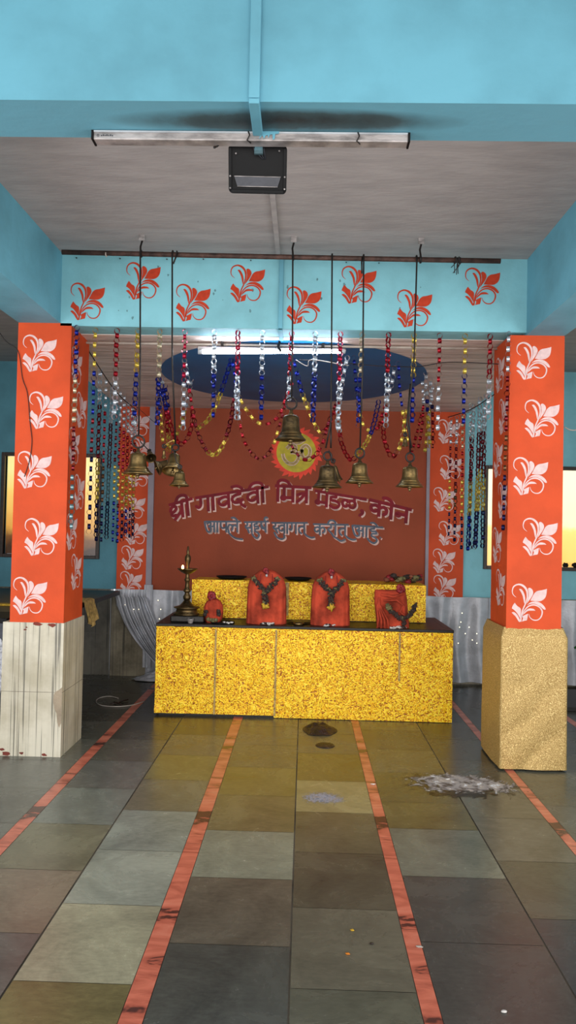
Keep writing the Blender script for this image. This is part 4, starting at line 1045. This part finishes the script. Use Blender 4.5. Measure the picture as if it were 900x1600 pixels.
# oil lamp ----------------------------------------------------------
pd = MB().box((-1.075, 6.02, ZT), (-.80, 6.2, ZT+.055)); o = bevel(pd.build('lamp_pedestal', M['blackstone']), .012, 3); tag(o, 'low black stone block under the oil lamp', 'pedestal')
LB = Vector((-.955, 6.11, ZT+.055))
lp = thing('oil_lamp', LB, 'tall brass oil lamp with small burning flame on black block', 'lamp')
MB().lathe([(0, 0), (.105, 0), (.105, .012), (.09, .02), (.082, .05), (.105, .056), (.105, .064), (.06, .075), (.035, .1), (.022, .12)], LB, 32).build('base', M['brass2'], lp)
MB().lathe([(.022, .118), (.03, .13), (.032, .15), (.022, .165), (.018, .18), (.03, .19), (.03, .205), (.018, .215), (.016, .27), (.024, .28), (.024, .29), (.016, .30), (.015, .33), (.022, .35)], LB, 24).build('stem', M['brass2'], lp)
MB().lathe([(.0, .335), (.03, .335), (.055, .35), (.082, .372), (.085, .378), (.078, .376), (.05, .36), (0, .352)], LB, 32).build('oil_dish', M['brass'], lp)
MB().lathe([(.014, .35), (.013, .40), (.02, .43), (.026, .45), (.024, .475), (.014, .49), (.01, .505), (.013, .515), (.008, .53), (.008, .55), (.003, .56), (0, .562)], LB, 20).build('finial', M['brass2'], lp)
MB().blob(LB+Vector((-.033, -.045, .388)), .0125, (.8, .8, 1.6), 0).build('flame', M['flame'], lp)

# ================================================================== CLOTHS
# silver dado drapes
def drape(x0, x1, y, z0, z1, folds, amp, label, seed, nu=None, top=None, group='silver satin drapes along the rear wall'):
    nu = nu or int(folds*10)
    def fn(u, v):
        x = x0+(x1-x0)*u; z = z0+(z1-z0)*v
        ph = folds*2*math.pi*u + 1.8*mnoise.noise(Vector((u*3, v*1.2, seed)))
        d = amp*math.sin(ph)*(1-.7*v**3)+.012*mnoise.noise(Vector((x*6, z*4, seed)))
        zz = z + (.012*mnoise.noise(Vector((x*3, seed, 1))) if v > .98 else 0)
        return (x, y+d, zz)
    o = MB().grid(fn, nu, 24).build('satin_drape', M['silver']); return tag(o, label, 'drape', group)
drape(1.20, 1.84, 7.42, .03, .868, 3.2, .026, 'silver satin drape under the right rear column', 2, 40)
drape(1.83, 3.4, 7.42, .03, .86, 7, .028, 'silver satin drape under the right window', 3, 70)
drape(-1.56, -1.14, 7.42, .02, .868, 3, .02, 'silver satin drape between left rear column and altar', 4, 40)
drape(-1.15, 1.21, 7.44, .02, .865, 9, .015, 'long silver satin drape behind the altar', 5, 120)
# gathered swoop on left column base
mb = MB()
def swoop(u, v):
    # v 0 top -> 1 floor; u across the gather
    w = .15*(1-v)**1.2+.14*math.sin(math.pi*min(1, v*1.1))*.6+.07
    xc = -1.80 + .56*(v**1.6); z = .85*(1-v)+.02
    xl = -1.87+.03*v+.42*v**1.8; xr = -1.57+.30*v**1.0
    if v < .08: xl, xr = -1.875, -1.56
    x = xl+(xr-xl)*u
    ph = 2*math.pi*u*7+v*2+1.5*mnoise.noise(Vector((u*4, v*3, 2)))
    return (x + .12*v*v, 7.40-.05*math.sin(math.pi*v)-.02*v+(.026*math.sin(ph)+.012*math.sin(ph*2.7+1))*(1 if v > .05 else .2), z)
mb.grid(swoop, 110, 40)
mb.grid(lambda u, v: (-1.87+.34*u, 7.445+.01*math.sin(u*30+v*4)-.012*math.sin(v*3.1), .868-.16*v-.5*u*v), 40, 16)
def puddle(u, v):
    a_ = 2*math.pi*u; r_ = .02+.98*v
    k = 1+.25*mnoise.noise(Vector((math.cos(a_)*2, math.sin(a_)*2, 3)))
    return (-1.39+.27*math.cos(a_)*r_*k, 7.30+.11*math.sin(a_)*r_*k, .006+.07*(1-v)*(1+.8*mnoise.noise(Vector((math.cos(a_)*r_*5, math.sin(a_)*r_*5, 1))))+.02*abs(math.sin(a_*5+v*6))*(1-v*.8))
mb.grid(puddle, 60, 14, 0, True, True)
o = mb.build('satin_drape', M['silver']); tag(o, 'gathered silver satin swag falling diagonally to the floor from left rear column', 'drape', 'silver satin drapes along the rear wall')
# narrow hanging sash over grey strip
mb = MB().grid(lambda u, v: (-1.585+.085*u+(.02*(1-v)*math.sin(u*3)), 7.40+.008*math.sin(u*14), .1+.82*v), 16, 20); tag(mb.build('sash', M['silver']), 'narrow grey satin sash hanging below the left grey strip', 'sash')
# fairy lights on drapes
mb = MB(); rn = random.Random(9)
for px, py in ((195,945),(209,952),(217,952),(247,938),(251,952),(249,967),(225,995),(722,958),(720,972),(718,980),(727,990),(733,980),(745,990),(716,1005),(745,1005),(738,1000)):
    p = atY(px, py, 7.36); mb.blob(p, .006, nz=0, nu=6, nv=4)
tag(mb.build('fairy_light', emat('fairy_light_glow', (255, 240, 210), 1.6)), 'tiny warm fairy lights scattered over the silver drapes', 'fairy lights', kind='stuff')
# gold cover on the right plinth
def cover():
    x0, x1, y0, y1, z1 = 1.268, 1.688, 4.80, 5.30, .905
    per = [(x0, y0), (x1, y0), (x1, y1), (x0, y1)]
    L = [x1-x0, y1-y0, x1-x0, y1-y0]; T_ = sum(L)
    def edge(u):
        d = (u % 1)*T_; k = 0
        while k < 3 and d > L[k]: d -= L[k]; k += 1
        a_, b_ = Vector(per[k]), Vector(per[(k+1) % 4]); n_ = [Vector((0, -1)), Vector((1, 0)), Vector((0, 1)), Vector((-1, 0))][k]
        return a_.lerp(b_, d/L[k]), n_, d/L[k]
    def fn(u, v):
        p, n_, f = edge(u); z = .012+(z1-.012)*v
        c_ = Vector(((x0+x1)/2, (y0+y1)/2)); dr = (p-c_)
        fade = math.sin(math.pi*f)**.5 if 0 < f < 1 else 0
        ph = (p.x*9 + z*(-9) if abs(n_.y) > .5 else p.y*9+z*5)
        d = .012*math.sin(ph)*max(0, 1-v*1.3)*fade + .010*mnoise.noise(Vector((p.x*5, p.y*5, z*4)))*fade
        k = 1.0 if v < .93 else 1-.10*(v-.93)/.07
        if v > .985: k = .905
        s_ = 1+.012*(1-v)
        p = c_+dr*k*s_+n_*abs(d)
        return (p.x, p.y, z)
    return MB().grid(fn, 120, 44, 0, True, True)
cvr = cover().build('pillar_cover', M['goldfabric']); tag(cvr, 'glittery pale gold fabric wrapped around the base of the right pillar', 'cloth cover')
struct(MB().box((1.31, 4.86, 0), (1.64, 5.24, .88)), 'pillar_plinth_right', M['tile'])

# left side clutter -------------------------------------------------
dt = thing('dark_table', (-2.7, 6.4, 0), 'black-topped table standing behind the left pillar by the teal wall', 'table')
bevel(MB().box((-3.45, 5.35, .82), (-1.81, 7.34, .86)).build('table_top', M['blackstone'], dt), .004)
for x in (-3.38, -2.5):
    for y in (5.45, 7.32): MB().box((x-.025, y-.025, 0), (x+.025, y+.025, .82)).build('leg', M['black'], dt)
def gcl(u, v):
    y = 6.08+.30*v+.02*math.sin(u*9); w = .012*math.sin(v*19+u*3)
    if u < .5: return (-1.95+.32*u, y, .868+.01*abs(math.sin(v*11+u*8)))
    t_ = (u-.5)*2; return (-1.787+w*t_+.03*t_*t_, y, .868-.22*t_*(1-.55*abs(v-.45)))
mb = MB().grid(gcl, 20, 24)
tag(mb.build('gold_cloth', M['straw']), 'crumpled gold cloth slipping off the dark table edge', 'cloth')
mb = MB().box((-2.6, 5.75, .861), (-2.06, 5.84, .875)); bevel(tag(mb.build('yellow_runner', M['marigold']), 'folded yellow cloth strip on the dark table left of the pillar', 'cloth'), .003)
bc = thing('black_cabinet', (-2.3, 5.15, 0), 'black cabinet edge just left of the tiled pillar base', 'cabinet')
bevel(MB().box((-2.6, 4.92, 0), (-1.965, 5.3, .87)).build('carcass', M['black'], bc), .004)
d_ = bevel(MB().box((-2.58, 4.905, .03), (-1.98, 4.92, .84)).build('door', M['darkgrey'], bc), .003)
MB().tube([(-2.1, 4.895, .4), (-2.1, 4.895, .52)], .006).build('handle', M['alu'], d_)
mb = MB(); rn = random.Random(4)
for k in range(14):
    mb.blob((-1.975+rn.uniform(-.015, .018), 4.88, .42+.022*k), .03, (.8, .35, .9), .6, k, 10, 8, fr=3)
tag(mb.build('crumpled_satin', M['silver']), 'crumpled silver satin scrap hanging left of the tiled pillar base', 'cloth')
# floor cable loop
P = [atZ(x, y, .006) for x, y in ((225,1096),(205,1102),(180,1104),(158,1102),(150,1096),(157,1090),(172,1088),(185,1091))]
cable('floor_cable', P, .004, 'wirewhite', 'thin pale cable looped on the floor left of the altar', 'cable')
mb = MB()
for a_, b_ in (((172,1100),(183,1098)),((183,1100),(192,1095)),((188,1096),(200,1093)),((178,1097),(190,1101))):
    mb.tube([atZ(*a_, .008), atZ(*b_, .014)], .006, 6)
tag(mb.build('twig', M['darkwood']), 'brown twisted twig lying inside the cable loop', 'twig')

# right side
bevel(tag(MB().box((2.02, 6.45, 0), (3.3, 7.2, .035)).build('stone_step', M['blackstone']), 'low dark stone slab on the floor behind the gold pillar base', 'slab'), .003)
ptt = thing('potted_plant', (2.86, 7.0, .035), 'leafy green plant at the far right edge beside the silver drape', 'plant')
MB().lathe([(0, 0), (.09, 0), (.12, .16), (.13, .18), (.118, .18), (.1, .15), (0, .15)], (2.86, 7.0, .035), 22).build('pot', M['terracotta'], ptt)
st = MB(); lv = MB(); rn = random.Random(6)
for k in range(11):
    a_ = k*2.4; L = .22+.12*rn.random(); hz = .22+.035*k
    b0 = Vector((2.86, 7.0, .18)); e_ = Vector((2.86+math.cos(a_)*L*.75, 7.0-abs(math.sin(a_))*L*.6, hz))
    st.tube([b0, b0.lerp(e_, .5)+Vector((0, 0, .05)), e_], .005, 6)
    d = Vector((math.cos(a_), -abs(math.sin(a_))*.5, -.25)).normalized(); sd = d.cross(Vector((0, .5, 1))).normalized(); nn = sd.cross(d)
    lv.grid(lambda u, v: e_+d*(.2*v-.02)+sd*(u-.5)*.13*math.sin(math.pi*min(1, v*.93+.05))**.8+nn*(-.03*v*v+.04*abs(u-.5)), 6, 8)
st.build('stem', M['green'], ptt); lv.build('foliage', M['green'], ptt)

# floor marks --------------------------------------------------------
mb = MB(); c0 = atZ(498, 1142, 0)
def mound(u, v):
    a_ = 2*math.pi*u; r_ = v; k = 1+.25*mnoise.noise(Vector((math.cos(a_)*1.7, math.sin(a_)*1.7, 4)))
    x = math.cos(a_)*r_*.125*k; y = math.sin(a_)*r_*.17*k
    return (c0.x+x, c0.y+.02+y, .003+.045*(1-v**1.6)*(1+.7*mnoise.noise(Vector((x*30, y*30, 1)))))
mb.grid(mound, 40, 12, 0, True, True); tag(mb.build('charred_mound', M['brownmound']), 'dark charred mound on the floor against the altar front', 'mound')
c0 = atZ(508, 1165, 0)
tag(MB().lathe([(0, .005), (.062, .005), (.068, .001), (.068, .0004)], c0, 28).build('burnt_disc', M['brownmound']), 'flat dark oval disc on the floor before the charred mound', 'disc')
def decal_mat(name, cs, thr, scale, sx, sy, rough=.7, dist=1.5):
    m, n, b = nt(name); t = add(n, 'ShaderNodeTexCoord'); mp = add(n, 'ShaderNodeMapping'); mp.inputs['Scale'].default_value = (1/sx, 1/sy, 0)
    n.links.new(t.outputs['Object'], mp.inputs[0]); gr = add(n, 'ShaderNodeTexGradient', gradient_type='SPHERICAL'); n.links.new(mp.outputs[0], gr.inputs[0])
    a_ = noise(n, scale, 6, .7, dist, sc=(1, 1, 1)); ad = add(n, 'ShaderNodeMath', operation='MULTIPLY_ADD'); ad.inputs[1].default_value = .55
    n.links.new(gr.outputs[0], ad.inputs[0]); n.links.new(a_.outputs[0], ad.inputs[2])
    r = ramp(n, [(thr, (0, 0, 0, 1)), (thr+.08, (.9, .9, .9, 1))], ad.outputs[0]); n.links.new(r.outputs[0], b.inputs['Alpha'])
    c_ = noise(n, scale*1.7, 4, .6, .5); rc_ = ramp(n, cs, c_.outputs[0]); n.links.new(rc_.outputs[0], b.inputs['Base Color']); b.inputs['Roughness'].default_value = rough
    return m
def decal(name, c, w, h, mt, label, cat, z=.0012):
    mb = MB(); mb.face([(c.x-w, c.y-h, z), (c.x+w, c.y-h, z), (c.x+w, c.y+h, z), (c.x-w, c.y+h, z)])
    return tag(mb.build(name, mt, None, (c.x, c.y, z)), label, cat, kind='stuff')
c0 = atZ(505, 1247, 0)
decal('rangoli_powder', c0, .16, .12, decal_mat('rangoli_powder', [(.35, lin((96, 100, 110))), (.5, lin((176, 176, 190))), (.6, lin((150, 130, 110))), (.7, lin((200, 200, 215)))], .70, 26, .17, .13), 'smudged patch of white and blue powder on a pale slab', 'powder')
c0 = atZ(716, 1228, 0)
decal('damp_stain', c0, .5, .34, decal_mat('damp_black_stain', [(.4, lin((34, 32, 28))), (.6, lin((60, 56, 46)))], .72, 6, .5, .34, .3), 'blackish damp stain around the ash patch', 'stain', .0010)
decal('ash_residue', atZ(722, 1224, 0), .42, .26, decal_mat('ash_residue', [(.38, lin((96, 84, 74))), (.5, lin((170, 166, 166))), (.6, lin((190, 178, 164))), (.62, lin((232, 236, 242)))], .66, 9, .40, .24), 'grey white ash residue on the floor before the gold pillar base', 'ash', .0020)
for px, py, col_, lb in ((543, 1490, 'petalorange', 'orange petal on the centre slab right of the middle joint'), (580, 1474, 'darkwood', 'small dark crumb right of the orange petal'),
                   (550, 1453, 'marigold', 'tiny yellow petal above the orange petal'), (655, 1479, 'wirewhite', 'pale sliver lying across the right red strip'),
                   (787, 1580, 'petalwhite', 'white speck near the bottom right corner of the floor'), (700, 1217, 'petalwhite', 'white scrap on the red strip beside the ash'), (583, 1225, 'petalwhite', 'white scrap on the red strip right of the powder patch')):
    p = atZ(px, py, .003); mb = MB().blob(p, .009, (1.6 if 'sliver' in lb or 'scrap' in lb else 1, .7, .3), .4, px % 7, 8, 5)
    tag(mb.build('petal' if 'petal' in lb else 'floor_scrap', M[col_]), lb, 'petal' if 'petal' in lb else 'scrap')
# little nail stubs along the beam top
mb = MB()
for px, py in ((120,403),(188,404),(261,405),(318,405),(392,407),(541,410),(592,411)):
    p = atY(px, py, YF); mb.tube([(p.x, YF+.002, p.z), (p.x, YF-.012, p.z-.004)], .004, 6)
tag(mb.build('nail_stub', M['iron']), 'row of small rusty nail stubs along the flowered beam top', 'nails', kind='stuff')

# ================================================================== LIGHT
W = bpy.data.worlds.new('sky'); S.world = W; W.use_nodes = True
bgn = W.node_tree.nodes['Background']; bgn.inputs[0].default_value = (.94, .96, 1.0, 1); bgn.inputs[1].default_value = 1.3
def area(name, loc, rot, sx, sy, e, c):
    l = bpy.data.lights.new(name, 'AREA'); l.shape = 'RECTANGLE'; l.size = sx; l.size_y = sy; l.energy = e; l.color = c
    o = bpy.data.objects.new(name, l); COL.objects.link(o); o.location = loc; o.rotation_euler = rot; return o
area('daylight_opening', (0, -7, 3.0), (R(82), 0, 0), 10, 4, 430, (1, .96, .90))
area('upward_fill_light', (0, -5, .1), (R(112), 0, 0), 9, 3, 240, (1, .94, .86))  # added low lamp, brightens ceilings and beam undersides from below
area('inner_fill_light', (-.12, 2.6, 1.75), (R(97), 0, 0), 3.0, 1.3, 26, (1, .96, .92))  # added lamp inside the hall, evens out light behind the front beam
area('daylight_left', (-3.6, 1.6, 1.5), (R(90), 0, R(-90)), 4.0, 2.4, 62, (.97, .98, 1))
area('daylight_right', (3.4, 1.6, 1.5), (R(90), 0, R(90)), 4.0, 2.4, 66, (1, .98, .95))
vs = S.view_settings; vs.view_transform = 'Standard'; vs.look = 'None'; vs.exposure = 0; vs.gamma = 1
for o in ALL:
    if '_o' in o: del o['_o']
